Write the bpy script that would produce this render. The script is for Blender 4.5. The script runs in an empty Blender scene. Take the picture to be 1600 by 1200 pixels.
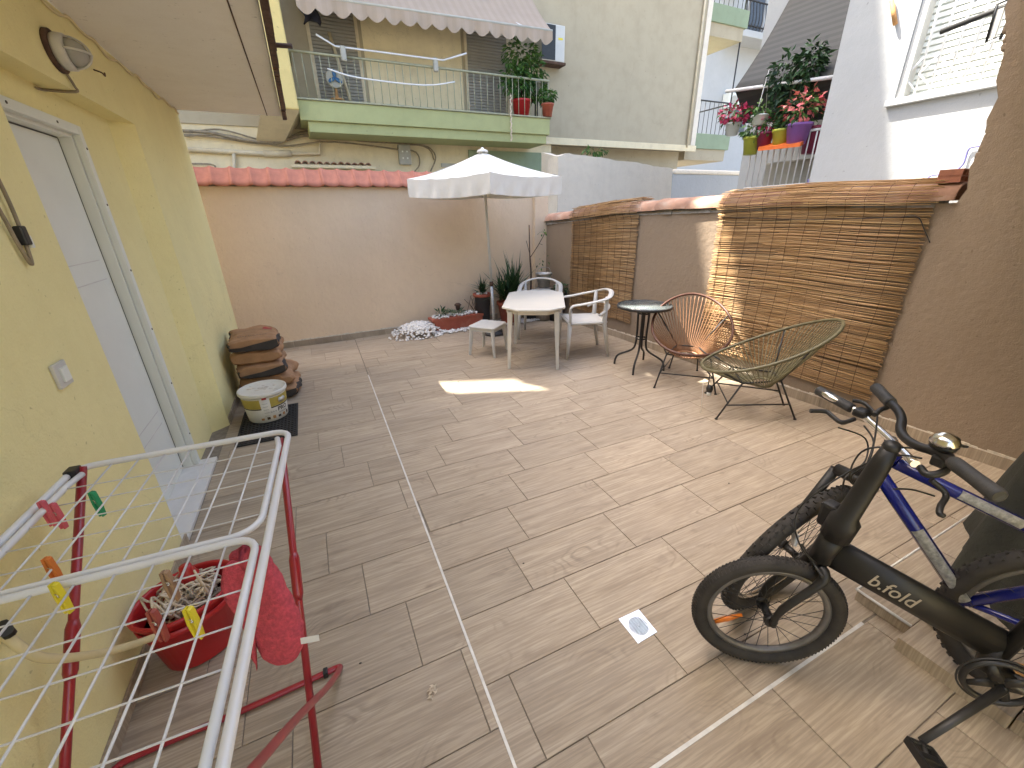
import bpy, bmesh, math, random
from mathutils import Vector, Matrix, noise as mnoise
random.seed(7)
SC = bpy.context.scene
COL = SC.collection
PI = math.pi
# ------------------------------------------------------------------ camera
F_PX, YAW, PITCH, ROLL, CAM_H = 648.0, math.radians(24.7), math.radians(22.5), math.radians(1.2), 1.60
_f = Vector((math.sin(YAW)*math.cos(PITCH), math.cos(YAW)*math.cos(PITCH), -math.sin(PITCH)))
_r = Vector((math.cos(YAW), -math.sin(YAW), 0.0))
_d = _f.cross(_r)
C_R = _r*math.cos(ROLL)+_d*math.sin(ROLL)
C_D = _d*math.cos(ROLL)-_r*math.sin(ROLL)
CAM = Vector((0, 0, CAM_H))
cam = bpy.data.cameras.new('camera'); camo = bpy.data.objects.new('camera', cam); COL.objects.link(camo)
m = Matrix((C_R, -C_D, -_f)).transposed().to_4x4(); m.translation = CAM
camo.matrix_world = m
cam.sensor_width = 36; cam.lens = F_PX/1600*36; cam.clip_start = 0.02; cam.clip_end = 400
SC.camera = camo
# ------------------------------------------------------------------ sky, sun, exposure
SUN_S = Vector((0.342, -0.473, -1.0)).normalized()
EL = math.asin(-SUN_S.z); AZ = math.atan2(-SUN_S.x, -SUN_S.y)
w = bpy.data.worlds.new('World'); SC.world = w; w.use_nodes = True
nt = w.node_tree; nt.nodes.clear()
sky = nt.nodes.new('ShaderNodeTexSky'); sky.sky_type = 'NISHITA'; sky.sun_disc = False
sky.sun_elevation = EL; sky.sun_rotation = AZ; sky.dust_density = 5.0; sky.air_density = 1.0; sky.ozone_density = 0.4
bg = nt.nodes.new('ShaderNodeBackground'); bg.inputs[1].default_value = 0.15
wo = nt.nodes.new('ShaderNodeOutputWorld')
nt.links.new(sky.outputs[0], bg.inputs[0]); nt.links.new(bg.outputs[0], wo.inputs[0])
sl = bpy.data.lights.new('sun', 'SUN'); sl.energy = 5.0; sl.angle = math.radians(0.5); sl.color = (1.0, 0.95, 0.86)
so = bpy.data.objects.new('sun', sl); COL.objects.link(so); so.rotation_euler = SUN_S.to_track_quat('-Z', 'Y').to_euler(); so.location = (-6, 8, 14)
SC.view_settings.view_transform = 'Standard'; SC.view_settings.look = 'None'; SC.view_settings.gamma = 1.0
SC.view_settings.use_curve_mapping = False
SC.view_settings.exposure = 2.38
SC.cycles.max_bounces = 8; SC.cycles.diffuse_bounces = 5; SC.cycles.transparent_max_bounces = 12
SC.cycles.use_denoising = True

# ------------------------------------------------------------------ helpers
def ray(px, py): return C_R*((px-800)/F_PX)+C_D*((py-600)/F_PX)+_f
def onz(px, py, z=0.0): v = ray(px, py); return CAM+v*((z-CAM_H)/v.z)
def onx(px, py, x): v = ray(px, py); return CAM+v*(x/v.x)
def ony(px, py, y): v = ray(px, py); return CAM+v*(y/v.y)
def lin(c):
    return tuple((x/255/12.92 if x/255 <= 0.04045 else ((x/255+0.055)/1.055)**2.4) for x in c)

class MB:
    def __init__(s): s.v = []; s.f = []; s.sm = []
    def add(s, vs, fs, smooth=False, mat=None):
        o = len(s.v)
        s.v += [tuple(mat @ Vector(p)) if mat else tuple(p) for p in vs]
        s.f += [tuple(i+o for i in f) for f in fs]; s.sm += [smooth]*len(fs); return s
    def box(s, a, b, mat=None):
        x0, y0, z0 = [min(p, q) for p, q in zip(a, b)]; x1, y1, z1 = [max(p, q) for p, q in zip(a, b)]
        return s.add([(x0,y0,z0),(x1,y0,z0),(x1,y1,z0),(x0,y1,z0),(x0,y0,z1),(x1,y0,z1),(x1,y1,z1),(x0,y1,z1)],
              [(0,3,2,1),(4,5,6,7),(0,1,5,4),(1,2,6,5),(2,3,7,6),(3,0,4,7)], False, mat)
    def cbox(s, c, sz, mat=None):
        return s.box([p-q/2 for p, q in zip(c, sz)], [p+q/2 for p, q in zip(c, sz)], mat)
    def tube(s, pts, r, n=8, closed=False, caps=True, flat=1.0, up=None, smooth=True):
        P = [Vector(p) for p in pts]; N = len(P)
        R = r if isinstance(r, (list, tuple)) else [r]*N
        o = len(s.v); prev = None
        for i in range(N):
            if closed: t = (P[(i+1) % N]-P[i-1])
            else: t = P[min(i+1, N-1)]-P[max(i-1, 0)]
            if t.length < 1e-9: t = Vector((0, 0, 1))
            t.normalize()
            if up is not None:
                a = Vector(up)-t*t.dot(Vector(up))
                if a.length < 1e-4: a = Vector((1, 0, 0))-t*t.x
                a.normalize()
            elif prev is None:
                a = Vector((0, 0, 1)) if abs(t.z) < 0.9 else Vector((1, 0, 0)); a = (a-t*a.dot(t)).normalized()
            else:
                a = prev-t*prev.dot(t)
                a = a.normalized() if a.length > 1e-6 else t.orthogonal().normalized()
            prev = a; b = t.cross(a)
            for k in range(n):
                an = 2*PI*k/n+PI/n
                s.v.append(tuple(P[i]+a*(math.cos(an)*R[i]*flat)+b*(math.sin(an)*R[i])))
        M_ = N if closed else N-1
        for i in range(M_):
            j = (i+1) % N
            for k in range(n):
                l = (k+1) % n
                s.f.append((o+i*n+k, o+i*n+l, o+j*n+l, o+j*n+k)); s.sm.append(smooth)
        if caps and not closed:
            s.f.append(tuple(o+k for k in range(n))[::-1]); s.sm.append(False)
            s.f.append(tuple(o+(N-1)*n+k for k in range(n))); s.sm.append(False)
        return s
    def lathe(s, prof, n=24, c=(0,0,0), sx=1.0, sy=1.0, smooth=True, mat=None):
        vs = []; fs = []
        for r, z in prof:
            for k in range(n):
                a = 2*PI*k/n; vs.append((c[0]+math.cos(a)*r*sx, c[1]+math.sin(a)*r*sy, c[2]+z))
        for i in range(len(prof)-1):
            for k in range(n):
                l = (k+1) % n; fs.append((i*n+k, i*n+l, (i+1)*n+l, (i+1)*n+k))
        o0 = len(s.f); s.add(vs, fs, smooth, mat)
        o = len(s.v)-len(vs)
        if prof[0][0] > 1e-5: s.f.append(tuple(o+k for k in range(n))[::-1]); s.sm.append(False)
        if prof[-1][0] > 1e-5: s.f.append(tuple(o+(len(prof)-1)*n+k for k in range(n))); s.sm.append(False)
        return s
    def prism(s, poly, d0, d1, mat=None):   # poly in xy, extruded in z
        n = len(poly); vs = [(x, y, d0) for x, y in poly]+[(x, y, d1) for x, y in poly]
        fs = [tuple(range(n))[::-1], tuple(range(n, 2*n))]+[(i, (i+1) % n, n+(i+1) % n, n+i) for i in range(n)]
        return s.add(vs, fs, False, mat)
    def grid(s, fn, nu, nv, smooth=True):
        vs = [fn(i/nu, j/nv) for j in range(nv+1) for i in range(nu+1)]
        fs = [(j*(nu+1)+i, j*(nu+1)+i+1, (j+1)*(nu+1)+i+1, (j+1)*(nu+1)+i) for j in range(nv) for i in range(nu)]
        return s.add(vs, fs, smooth)
    def ball(s, c, r, nu=12, nv=8, sc=(1,1,1)):
        prof = [(max(1e-6, math.sin(PI*j/nv))*r, -math.cos(PI*j/nv)*r) for j in range(nv+1)]
        vs = []; fs = []
        for rr, z in prof:
            for k in range(nu):
                a = 2*PI*k/nu; vs.append((c[0]+math.cos(a)*rr*sc[0], c[1]+math.sin(a)*rr*sc[1], c[2]+z*sc[2]))
        for i in range(nv):
            for k in range(nu):
                l = (k+1) % nu; fs.append((i*nu+k, i*nu+l, (i+1)*nu+l, (i+1)*nu+k))
        return s.add(vs, fs, True)
    def mesh(s, name):
        me = bpy.data.meshes.new(name); me.from_pydata(s.v, [], s.f)
        me.polygons.foreach_set('use_smooth', s.sm); me.update(); return me
    def build(s, name, mat, parent=None, bev=0.0, seg=2, recalc=True):
        me = s.mesh(name)
        if recalc:
            bm = bmesh.new(); bm.from_mesh(me); bmesh.ops.recalc_face_normals(bm, faces=bm.faces); bm.to_mesh(me); bm.free()
        if mat: me.materials.append(mat)
        o = bpy.data.objects.new(name, me); COL.objects.link(o)
        if parent: o.parent = parent
        if bev:
            b = o.modifiers.new('bevel', 'BEVEL'); b.width = bev; b.segments = seg; b.limit_method = 'ANGLE'; b.angle_limit = math.radians(40)
        return o

def tag(o, label, cat, group=None):
    o['label'] = label; o['category'] = cat
    if group: o['group'] = group
    return o
def thing(name, label, cat, loc=(0,0,0), rz=0.0, group=None):
    o = bpy.data.objects.new(name, None); COL.objects.link(o); o.empty_display_size = 0.05
    o.location = loc; o.rotation_euler = (0, 0, rz); return tag(o, label, cat, group)
def share(name, me, parent, loc=(0,0,0), rot=(0,0,0), scale=(1,1,1)):
    o = bpy.data.objects.new(name, me); COL.objects.link(o); o.parent = parent
    o.location = loc; o.rotation_euler = rot; o.scale = scale; return o
def copy_thing(src, loc, rz, label):
    r = src.copy(); COL.objects.link(r); r.location = loc; r.rotation_euler = (0, 0, rz); r['label'] = label
    for ch in list(src.children):
        c = ch.copy(); COL.objects.link(c); c.parent = r
        for g in list(ch.children):
            d = g.copy(); COL.objects.link(d); d.parent = c
    return r
def structure(o): o['kind'] = 'structure'; return o
def stuff(o): o['kind'] = 'stuff'; return o
def T(loc=(0,0,0), rz=0, rx=0, ry=0):
    return Matrix.Translation(loc) @ Matrix.Rotation(rz, 4, 'Z') @ Matrix.Rotation(ry, 4, 'Y') @ Matrix.Rotation(rx, 4, 'X')
def smoothpath(pts, n=6, closed=False):
    P = [Vector(p) for p in pts]; out = []; N = len(P)
    rng = range(N) if closed else range(N-1)
    for i in rng:
        p0 = P[(i-1) % N] if closed else P[max(i-1, 0)]; p1 = P[i]; p2 = P[(i+1) % N]
        p3 = P[(i+2) % N] if closed else P[min(i+2, N-1)]
        for k in range(n):
            t = k/n
            out.append(0.5*((2*p1)+(p2-p0)*t+(2*p0-5*p1+4*p2-p3)*t*t+(3*p1-p0-3*p2+p3)*t**3))
    if not closed: out.append(P[-1])
    return out
def text_geo(s, size, extr=0.0006, bold=0.0):
    cu = bpy.data.curves.new('lettering', 'FONT'); cu.body = s; cu.size = size; cu.extrude = extr; cu.offset = bold
    cu.align_x = 'CENTER'; cu.align_y = 'CENTER'; cu.resolution_u = 3
    o = bpy.data.objects.new('lettering', cu); COL.objects.link(o)
    me = bpy.data.meshes.new_from_object(o.evaluated_get(bpy.context.evaluated_depsgraph_get()))
    vs = [tuple(v.co) for v in me.vertices]; fs = [tuple(p.vertices) for p in me.polygons]
    bpy.data.objects.remove(o); bpy.data.curves.remove(cu); bpy.data.meshes.remove(me)
    return vs, fs

# ------------------------------------------------------------------ materials
def base_mat(name):
    mt = bpy.data.materials.new(name); mt.use_nodes = True; n = mt.node_tree.nodes; n.clear()
    out = n.new('ShaderNodeOutputMaterial'); b = n.new('ShaderNodeBsdfPrincipled')
    mt.node_tree.links.new(b.outputs[0], out.inputs[0]); return mt, n, mt.node_tree.links, b
def mixrgb(n, l, fac, a, b, mode='MIX'):
    x = n.new('ShaderNodeMix'); x.data_type = 'RGBA'; x.blend_type = mode
    for sock, val in ((x.inputs[0], fac), (x.inputs[6], a), (x.inputs[7], b)):
        if hasattr(val, 'is_output'): l.new(val, sock)
        elif isinstance(val, (int, float)): sock.default_value = val
        else: sock.default_value = (*val[:3], 1)
    return x.outputs[2]
def tex_noise(n, l, vec, scale, det=4, rough=0.6):
    t = n.new('ShaderNodeTexNoise'); t.inputs['Scale'].default_value = scale; t.inputs['Detail'].default_value = det
    t.inputs['Roughness'].default_value = rough
    if vec is not None: l.new(vec, t.inputs['Vector'])
    return t.outputs['Fac']
def ramp(n, l, fac, stops):
    r = n.new('ShaderNodeValToRGB'); l.new(fac, r.inputs[0]); e = r.color_ramp.elements
    while len(e) < len(stops): e.new(0.5)
    for i, (p, c) in enumerate(stops):
        e[i].position = p; e[i].color = (*c, 1) if len(c) == 3 else c
    return r.outputs[0]
def coords(n, l, kind='Object', scale=None):
    tc = n.new('ShaderNodeTexCoord'); v = tc.outputs[kind]
    if scale:
        mp = n.new('ShaderNodeMapping'); mp.inputs['Scale'].default_value = scale; l.new(v, mp.inputs[0]); v = mp.outputs[0]
    return v
def bump(n, l, b, h, strength=0.3, dist=0.01):
    bp = n.new('ShaderNodeBump'); bp.inputs['Strength'].default_value = strength; bp.inputs['Distance'].default_value = dist
    l.new(h, bp.inputs['Height']); l.new(bp.outputs[0], b.inputs['Normal'])
def P(name, col, rough=0.6, var=0.12, nscale=8.0, bmp=0.0, bscale=60.0, metal=0.0, stain=None, stain_amt=0.0, stain_scale=1.5, spec=0.5, bdist=0.004, sss=0.0, coat=0.0):
    mt, n, l, b = base_mat(name); v = coords(n, l)
    nz = tex_noise(n, l, v, nscale, 5)
    lo = tuple(c*(1-var) for c in col); hi = tuple(min(1, c*(1+var)) for c in col)
    c = ramp(n, l, nz, [(0.3, lo), (0.7, hi)])
    if stain:
        sn = tex_noise(n, l, v, stain_scale, 7, 0.65)
        fac = ramp(n, l, sn, [(0.52, (0,0,0)), (0.75, (stain_amt,)*3)])
        c = mixrgb(n, l, fac, c, stain)
    l.new(c, b.inputs['Base Color'])
    b.inputs['Roughness'].default_value = rough; b.inputs['Metallic'].default_value = metal
    b.inputs['Specular IOR Level'].default_value = spec
    if coat: b.inputs['Coat Weight'].default_value = coat; b.inputs['Coat Roughness'].default_value = 0.1
    if bmp: bump(n, l, b, tex_noise(n, l, v, bscale, 6, 0.7), bmp, bdist)
    return mt
def stucco(name, col, stain, amt, var=0.06, sc=1.0, bs=0.5):
    mt, n, l, b = base_mat(name); v = coords(n, l)
    big = tex_noise(n, l, v, 0.9*sc, 6, 0.6); mid = tex_noise(n, l, v, 7*sc, 6, 0.6); fine = tex_noise(n, l, v, 130*sc, 3, 0.6)
    c = ramp(n, l, big, [(0.3, tuple(x*(1-var) for x in col)), (0.7, tuple(min(1, x*(1+var)) for x in col))])
    c = mixrgb(n, l, ramp(n, l, mid, [(0.45, (0,0,0)), (0.8, (amt,)*3)]), c, stain)
    vm = n.new('ShaderNodeMapping'); vm.inputs['Scale'].default_value = (5*sc, 5*sc, 0.5*sc); l.new(v, vm.inputs[0])
    streak = tex_noise(n, l, vm.outputs[0], 1.6, 5, 0.7)
    c = mixrgb(n, l, ramp(n, l, streak, [(0.55, (0,0,0)), (0.8, (amt*0.8,)*3)]), c, stain)
    c = mixrgb(n, l, ramp(n, l, fine, [(0.3, (0,0,0)), (0.75, (0.12,)*3)]), c, tuple(x*0.6 for x in col))
    spk = ramp(n, l, tex_noise(n, l, v, 38*sc, 2, 0.5), [(0.70, (0,0,0)), (0.76, (0.45,)*3)])
    c = mixrgb(n, l, spk, c, tuple(x*0.45 for x in stain))
    wv = n.new('ShaderNodeTexVoronoi'); wv.feature = 'DISTANCE_TO_EDGE'; wv.inputs['Scale'].default_value = 0.8*sc
    wmx = n.new('ShaderNodeVectorMath'); wmx.operation = 'MULTIPLY_ADD'; nzc = n.new('ShaderNodeTexNoise'); nzc.inputs['Scale'].default_value = 3.0*sc; nzc.inputs['Detail'].default_value = 6
    l.new(v, nzc.inputs['Vector']); l.new(nzc.outputs['Color'], wmx.inputs[0]); wmx.inputs[1].default_value = (0.6/sc,)*3; l.new(v, wmx.inputs[2]); l.new(wmx.outputs[0], wv.inputs['Vector'])
    crk = ramp(n, l, wv.outputs['Distance'], [(0.0, (0.2,)*3), (0.003, (0,0,0))])
    cm_ = n.new('ShaderNodeMath'); cm_.operation = 'MULTIPLY'; l.new(crk, cm_.inputs[0])
    l.new(ramp(n, l, tex_noise(n, l, v, 0.7*sc, 2, 0.5), [(0.5, (0,0,0)), (0.62, (1,1,1))]), cm_.inputs[1])
    c = mixrgb(n, l, cm_.outputs[0], c, tuple(x*0.4 for x in stain))
    l.new(c, b.inputs['Base Color']); b.inputs['Roughness'].default_value = 0.92; b.inputs['Specular IOR Level'].default_value = 0.25
    ad = n.new('ShaderNodeMath'); ad.operation = 'ADD'
    m2 = n.new('ShaderNodeMath'); m2.operation = 'MULTIPLY'; m2.inputs[1].default_value = 2.5
    l.new(tex_noise(n, l, v, 22*sc, 4, 0.6), m2.inputs[0]); l.new(m2.outputs[0], ad.inputs[0]); l.new(fine, ad.inputs[1])
    bump(n, l, b, ad.outputs[0], bs, 0.006); return mt
def wood_tile():
    mt, n, l, b = base_mat('wood_look_tile'); tc = n.new('ShaderNodeTexCoord'); oi = n.new('ShaderNodeObjectInfo')
    rnd = oi.outputs['Random']
    cmb = n.new('ShaderNodeCombineXYZ')
    for i, k in enumerate((17.3, 9.1, 31.7)):
        mm = n.new('ShaderNodeMath'); mm.operation = 'MULTIPLY'; mm.inputs[1].default_value = k; l.new(rnd, mm.inputs[0]); l.new(mm.outputs[0], cmb.inputs[i])
    va = n.new('ShaderNodeVectorMath'); va.operation = 'ADD'; l.new(tc.outputs['Object'], va.inputs[0]); l.new(cmb.outputs[0], va.inputs[1])
    def mapped(sc):
        mp = n.new('ShaderNodeMapping'); mp.inputs['Scale'].default_value = sc; l.new(va.outputs[0], mp.inputs[0]); return mp.outputs[0]
    g1 = tex_noise(n, l, mapped((2.2, 26, 1)), 1.0, 5, 0.62)
    g2 = tex_noise(n, l, mapped((5, 130, 1)), 1.0, 4, 0.6)
    # cathedral rings: bands of a stretched noise field
    nf = tex_noise(n, l, mapped((1.9, 4.2, 1)), 1.0, 2, 0.4)
    sn = n.new('ShaderNodeMath'); sn.operation = 'MULTIPLY'; sn.inputs[1].default_value = 150; l.new(nf, sn.inputs[0])
    si = n.new('ShaderNodeMath'); si.operation = 'SINE'; l.new(sn.outputs[0], si.inputs[0])
    rings = ramp(n, l, si.outputs[0], [(0.25, (0,0,0)), (1.0, (1,1,1))])
    msk = ramp(n, l, tex_noise(n, l, mapped((2.6, 6, 1)), 1.0, 2, 0.5), [(0.54, (0,0,0)), (0.70, (0.42,)*3)])
    knots = ramp(n, l, tex_noise(n, l, mapped((7, 17, 1)), 1.0, 3, 0.5), [(0.64, (0,0,0)), (0.78, (0.55,)*3)])
    light = (0.475, 0.39, 0.282); mid = (0.405, 0.327, 0.234); dark = (0.315, 0.25, 0.178)
    c = ramp(n, l, g1, [(0.28, dark), (0.43, mid), (0.66, light)])
    c = mixrgb(n, l, ramp(n, l, g2, [(0.42, (0.5,)*3), (0.62, (0,0,0))]), c, (0.21, 0.162, 0.118))
    mk = n.new('ShaderNodeMath'); mk.operation = 'MULTIPLY'; l.new(rings, mk.inputs[0]); l.new(msk, mk.inputs[1])
    c = mixrgb(n, l, mk.outputs[0], c, (0.15, 0.113, 0.08))
    c = mixrgb(n, l, knots, c, (0.16, 0.118, 0.083))
    # per tile tone and wear
    rr = ramp(n, l, rnd, [(0, (0.90, 0.895, 0.89)), (1, (1.08, 1.075, 1.07))])
    c = mixrgb(n, l, 1.0, c, rr, 'MULTIPLY')
    gl = n.new('ShaderNodeNewGeometry')
    wear = ramp(n, l, tex_noise(n, l, gl.outputs['Position'], 1.3, 6, 0.65), [(0.45, (0,0,0)), (0.75, (0.35,)*3)])
    c = mixrgb(n, l, wear, c, (0.36, 0.30, 0.24))
    spots = ramp(n, l, tex_noise(n, l, gl.outputs['Position'], 3.5, 5, 0.6), [(0.62, (0,0,0)), (0.8, (0.3,)*3)])
    c = mixrgb(n, l, spots, c, (0.14, 0.11, 0.085))
    l.new(c, b.inputs['Base Color'])
    l.new(ramp(n, l, g1, [(0.3, (0.62,)*3), (0.7, (0.48,)*3)]), b.inputs['Roughness']); b.inputs['Specular IOR Level'].default_value = 0.4
    bump(n, l, b, g2, 0.12, 0.002); return mt
def reed_mat(name, tint=1.0):
    mt, n, l, b = base_mat(name); at = n.new('ShaderNodeAttribute'); at.attribute_name = 'rnd'
    c = ramp(n, l, at.outputs['Fac'], [(0.0, (0.22*tint, 0.11*tint, 0.042*tint)), (0.45, (0.42*tint, 0.255*tint, 0.115*tint)), (0.8, (0.56*tint, 0.365*tint, 0.175*tint)), (1.0, (0.68*tint, 0.47*tint, 0.23*tint))])
    v = coords(n, l, 'Object', (6, 6, 60))
    c = mixrgb(n, l, ramp(n, l, tex_noise(n, l, v, 1.0, 4), [(0.5, (0,0,0)), (0.75, (0.5,)*3)]), c, (0.20*tint, 0.10*tint, 0.04*tint))
    l.new(c, b.inputs['Base Color']); b.inputs['Roughness'].default_value = 0.6; return mt
def leaf_mat(name, a, bb, sss=0.12):
    mt, n, l, b = base_mat(name); at = n.new('ShaderNodeAttribute'); at.attribute_name = 'rnd'
    l.new(ramp(n, l, at.outputs['Fac'], [(0, a), (1, bb)]), b.inputs['Base Color']); b.inputs['Roughness'].default_value = 0.45
    b.inputs['Specular IOR Level'].default_value = 0.35
    try: b.inputs['Transmission Weight'].default_value = 0.0
    except Exception: pass
    return mt
def stripes(name, a, bb, scale, axis, rough=0.8, width=0.5):
    mt, n, l, b = base_mat(name); v = coords(n, l); sp = n.new('ShaderNodeSeparateXYZ'); l.new(v, sp.inputs[0])
    mm = n.new('ShaderNodeMath'); mm.operation = 'MULTIPLY'; mm.inputs[1].default_value = scale; l.new(sp.outputs[axis], mm.inputs[0])
    fr = n.new('ShaderNodeMath'); fr.operation = 'FRACT'; l.new(mm.outputs[0], fr.inputs[0])
    c = ramp(n, l, fr.outputs[0], [(width-0.03, a), (width+0.03, bb)])
    c = mixrgb(n, l, ramp(n, l, tex_noise(n, l, v, 3, 5), [(0.4, (0,0,0)), (0.8, (0.3,)*3)]), c, tuple(x*0.6 for x in a))
    l.new(c, b.inputs['Base Color']); b.inputs['Roughness'].default_value = rough; return mt
def glass_mat():
    mt, n, l, b = base_mat('glass'); b.inputs['Base Color'].default_value = (0.75, 0.85, 0.82, 1); b.inputs['Roughness'].default_value = 0.12
    b.inputs['Transmission Weight'].default_value = 0.85; b.inputs['IOR'].default_value = 1.45; return mt
def set_rnd(o, vals):
    a = o.data.attributes.new('rnd', 'FLOAT', 'FACE'); a.data.foreach_set('value', vals)

M = {}
M['yellow'] = stucco('yellow_stucco', (0.83, 0.745, 0.385), (0.70, 0.60, 0.28), 0.25)
M['soffit'] = stucco('soffit_paint', (0.78, 0.75, 0.69), (0.64, 0.59, 0.51), 0.3, bs=0.15)
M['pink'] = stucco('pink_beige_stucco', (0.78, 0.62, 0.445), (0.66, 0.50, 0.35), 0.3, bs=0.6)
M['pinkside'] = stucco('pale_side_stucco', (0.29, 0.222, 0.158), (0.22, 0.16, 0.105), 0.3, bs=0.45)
M['rough'] = stucco('rough_render', (0.34, 0.22, 0.12), (0.24, 0.14, 0.07), 0.5, bs=1.0)
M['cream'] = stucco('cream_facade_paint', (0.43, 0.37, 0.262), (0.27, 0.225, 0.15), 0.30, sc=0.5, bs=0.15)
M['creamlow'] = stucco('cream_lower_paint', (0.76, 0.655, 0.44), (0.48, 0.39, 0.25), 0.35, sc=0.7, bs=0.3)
M['ochre'] = stucco('yellow_pillar_paint', (0.72, 0.57, 0.24), (0.5, 0.38, 0.15), 0.4, sc=0.7, bs=0.2)
M['green'] = stucco('pale_green_paint', (0.42, 0.43, 0.205), (0.29, 0.28, 0.14), 0.35, sc=0.7, bs=0.15)
M['greend'] = stucco('dull_green_paint', (0.27, 0.33, 0.22), (0.2, 0.22, 0.14), 0.35, sc=0.7, bs=0.15)
M['white'] = stucco('white_wall_paint', (0.46, 0.465, 0.455), (0.36, 0.36, 0.34), 0.22, sc=0.6, bs=0.25)
M['oldwhite'] = stucco('old_white_render', (0.74, 0.665, 0.55), (0.48, 0.42, 0.34), 0.3, sc=0.8, bs=0.6)
M['grey'] = stucco('grey_render', (0.40, 0.41, 0.415), (0.28, 0.28, 0.27), 0.3, sc=0.8, bs=0.5)
M['tile'] = wood_tile()
M['grout'] = P('grout', (0.21, 0.175, 0.135), 0.95, 0.25, 30, 0.3, 90)
M['caulk'] = P('white_caulk', (0.62, 0.56, 0.46), 0.8, 0.25, 25, 0.5, 60)
M['alu'] = P('aluminium_strip', (0.62, 0.60, 0.55), 0.5, 0.15, 20, 0, metal=0.15)
M['steel'] = P('stainless_steel', (0.80, 0.82, 0.84), 0.32, 0.12, 30, 0, metal=0.55)
M['pvc'] = P('white_pvc', (0.72, 0.735, 0.68), 0.4, 0.03, 4)
M['marble'] = P('white_marble', (0.68, 0.66, 0.62), 0.35, 0.08, 5, stain=(0.45, 0.43, 0.40), stain_amt=0.5, stain_scale=4)
M['rust'] = P('rusty_flashing', (0.085, 0.045, 0.028), 0.85, 0.5, 14, 0.7, 50)
M['rooftile'] = P('red_roof_tile', (0.44, 0.165, 0.105), 0.8, 0.16, 9, 0.3, 60, stain=(0.36, 0.13, 0.08), stain_amt=0.5, stain_scale=7)
M['captile'] = P('clay_cap_tile', (0.40, 0.225, 0.15), 0.85, 0.2, 9, 0.4, 60, stain=(0.5, 0.42, 0.33), stain_amt=0.6, stain_scale=8)
M['mortar'] = P('mortar', (0.28, 0.25, 0.21), 0.95, 0.25, 20, 0.8, 60)
M['brick'] = P('clay_brick', (0.33, 0.13, 0.075), 0.9, 0.25, 12, 0.4, 60)
M['plastic'] = P('white_plastic', (0.58, 0.55, 0.475), 0.42, 0.05, 5, stain=(0.6, 0.53, 0.41), stain_amt=0.45, stain_scale=5)
M['plasticw'] = P('clean_white_plastic', (0.55, 0.535, 0.49), 0.4, 0.04, 5, stain=(0.62, 0.58, 0.5), stain_amt=0.3, stain_scale=6)
M['canvas'] = P('white_canvas', (0.74, 0.715, 0.655), 0.9, 0.04, 6, 0.3, 12, bdist=0.02)
M['bmetal'] = P('black_metal', (0.02, 0.019, 0.018), 0.5, 0.3, 20)
M['bpaint'] = P('matt_black_paint', (0.011, 0.010, 0.009), 0.5, 0.3, 12)
M['bplastic'] = P('black_plastic', (0.014, 0.0135, 0.013), 0.45, 0.3, 14)
M['rubber'] = P('tyre_rubber', (0.028, 0.024, 0.02), 0.75, 0.35, 18, 0.3, 120)
M['grip'] = P('grip_rubber', (0.035, 0.034, 0.033), 0.6, 0.25, 30, 0.3, 160)
M['blue'] = P('blue_frame_paint', (0.006, 0.011, 0.13), 0.25, 0.2, 8, coat=0.6)
M['decal'] = P('silver_decal', (0.26, 0.255, 0.23), 0.4, 0.45, 60, stain=(0.05, 0.05, 0.1), stain_amt=0.8, stain_scale=40)
M['letter'] = P('pale_lettering', (0.34, 0.29, 0.22), 0.5, 0.1)
M['chrome'] = P('chrome', (0.72, 0.70, 0.66), 0.18, 0.1, 10, metal=1.0)
M['rim'] = P('grey_rim', (0.16, 0.15, 0.14), 0.4, 0.2, 20, metal=0.4)
M['orange'] = P('orange_reflector', (0.72, 0.19, 0.02), 0.3, 0.2, 30)
M['yellowp'] = P('yellow_plastic', (0.72, 0.60, 0.03), 0.4, 0.08)
M['orangep'] = P('orange_plastic', (0.62, 0.17, 0.025), 0.4, 0.1)
M['greenp'] = P('green_plastic', (0.015, 0.27, 0.11), 0.4, 0.1)
M['pinkp'] = P('pink_plastic', (0.60, 0.10, 0.13), 0.4, 0.12)
M['redp'] = P('brick_red_plastic', (0.30, 0.06, 0.045), 0.45, 0.15)
M['woodp'] = P('pale_wood', (0.34, 0.21, 0.12), 0.7, 0.25, 20)
M['redpaint'] = P('red_tube_paint', (0.30, 0.014, 0.022), 0.35, 0.12, 8, coat=0.3)
M['enamel'] = P('white_enamel', (0.70, 0.70, 0.70), 0.32, 0.03, 6, coat=0.3)
M['wire'] = P('coated_wire', (0.60, 0.58, 0.55), 0.4, 0.1, 10)
M['bucketred'] = P('red_bucket_plastic', (0.44, 0.018, 0.02), 0.35, 0.1, 6)
M['mop'] = P('mop_cotton', (0.60, 0.50, 0.37), 0.95, 0.3, 30, 0.4, 120)
M['hose'] = P('cream_hose', (0.62, 0.52, 0.29), 0.5, 0.1, 8)
M['towel'] = P('pink_towel', (0.62, 0.085, 0.115), 1.0, 0.25, 90, 1.0, 260, bdist=0.006)
M['paperw'] = P('white_tag', (0.65, 0.63, 0.6), 0.7, 0.1)
M['kraft'] = P('kraft_paper', (0.36, 0.20, 0.10), 0.85, 0.2, 9, 0.5, 25, bdist=0.012)
M['darkpaper'] = P('dark_paper', (0.045, 0.037, 0.032), 0.75, 0.3, 12, 0.4, 25)
M['redprint'] = P('red_print', (0.42, 0.05, 0.04), 0.7, 0.2)
M['tub'] = P('white_tub', (0.70, 0.67, 0.58), 0.45, 0.05, 8, stain=(0.5, 0.44, 0.33), stain_amt=0.5, stain_scale=9)
M['olivelabel'] = P('olive_label', (0.46, 0.36, 0.07), 0.5, 0.1)
M['darkprint'] = P('dark_print', (0.06, 0.045, 0.03), 0.6, 0.1)
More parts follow.
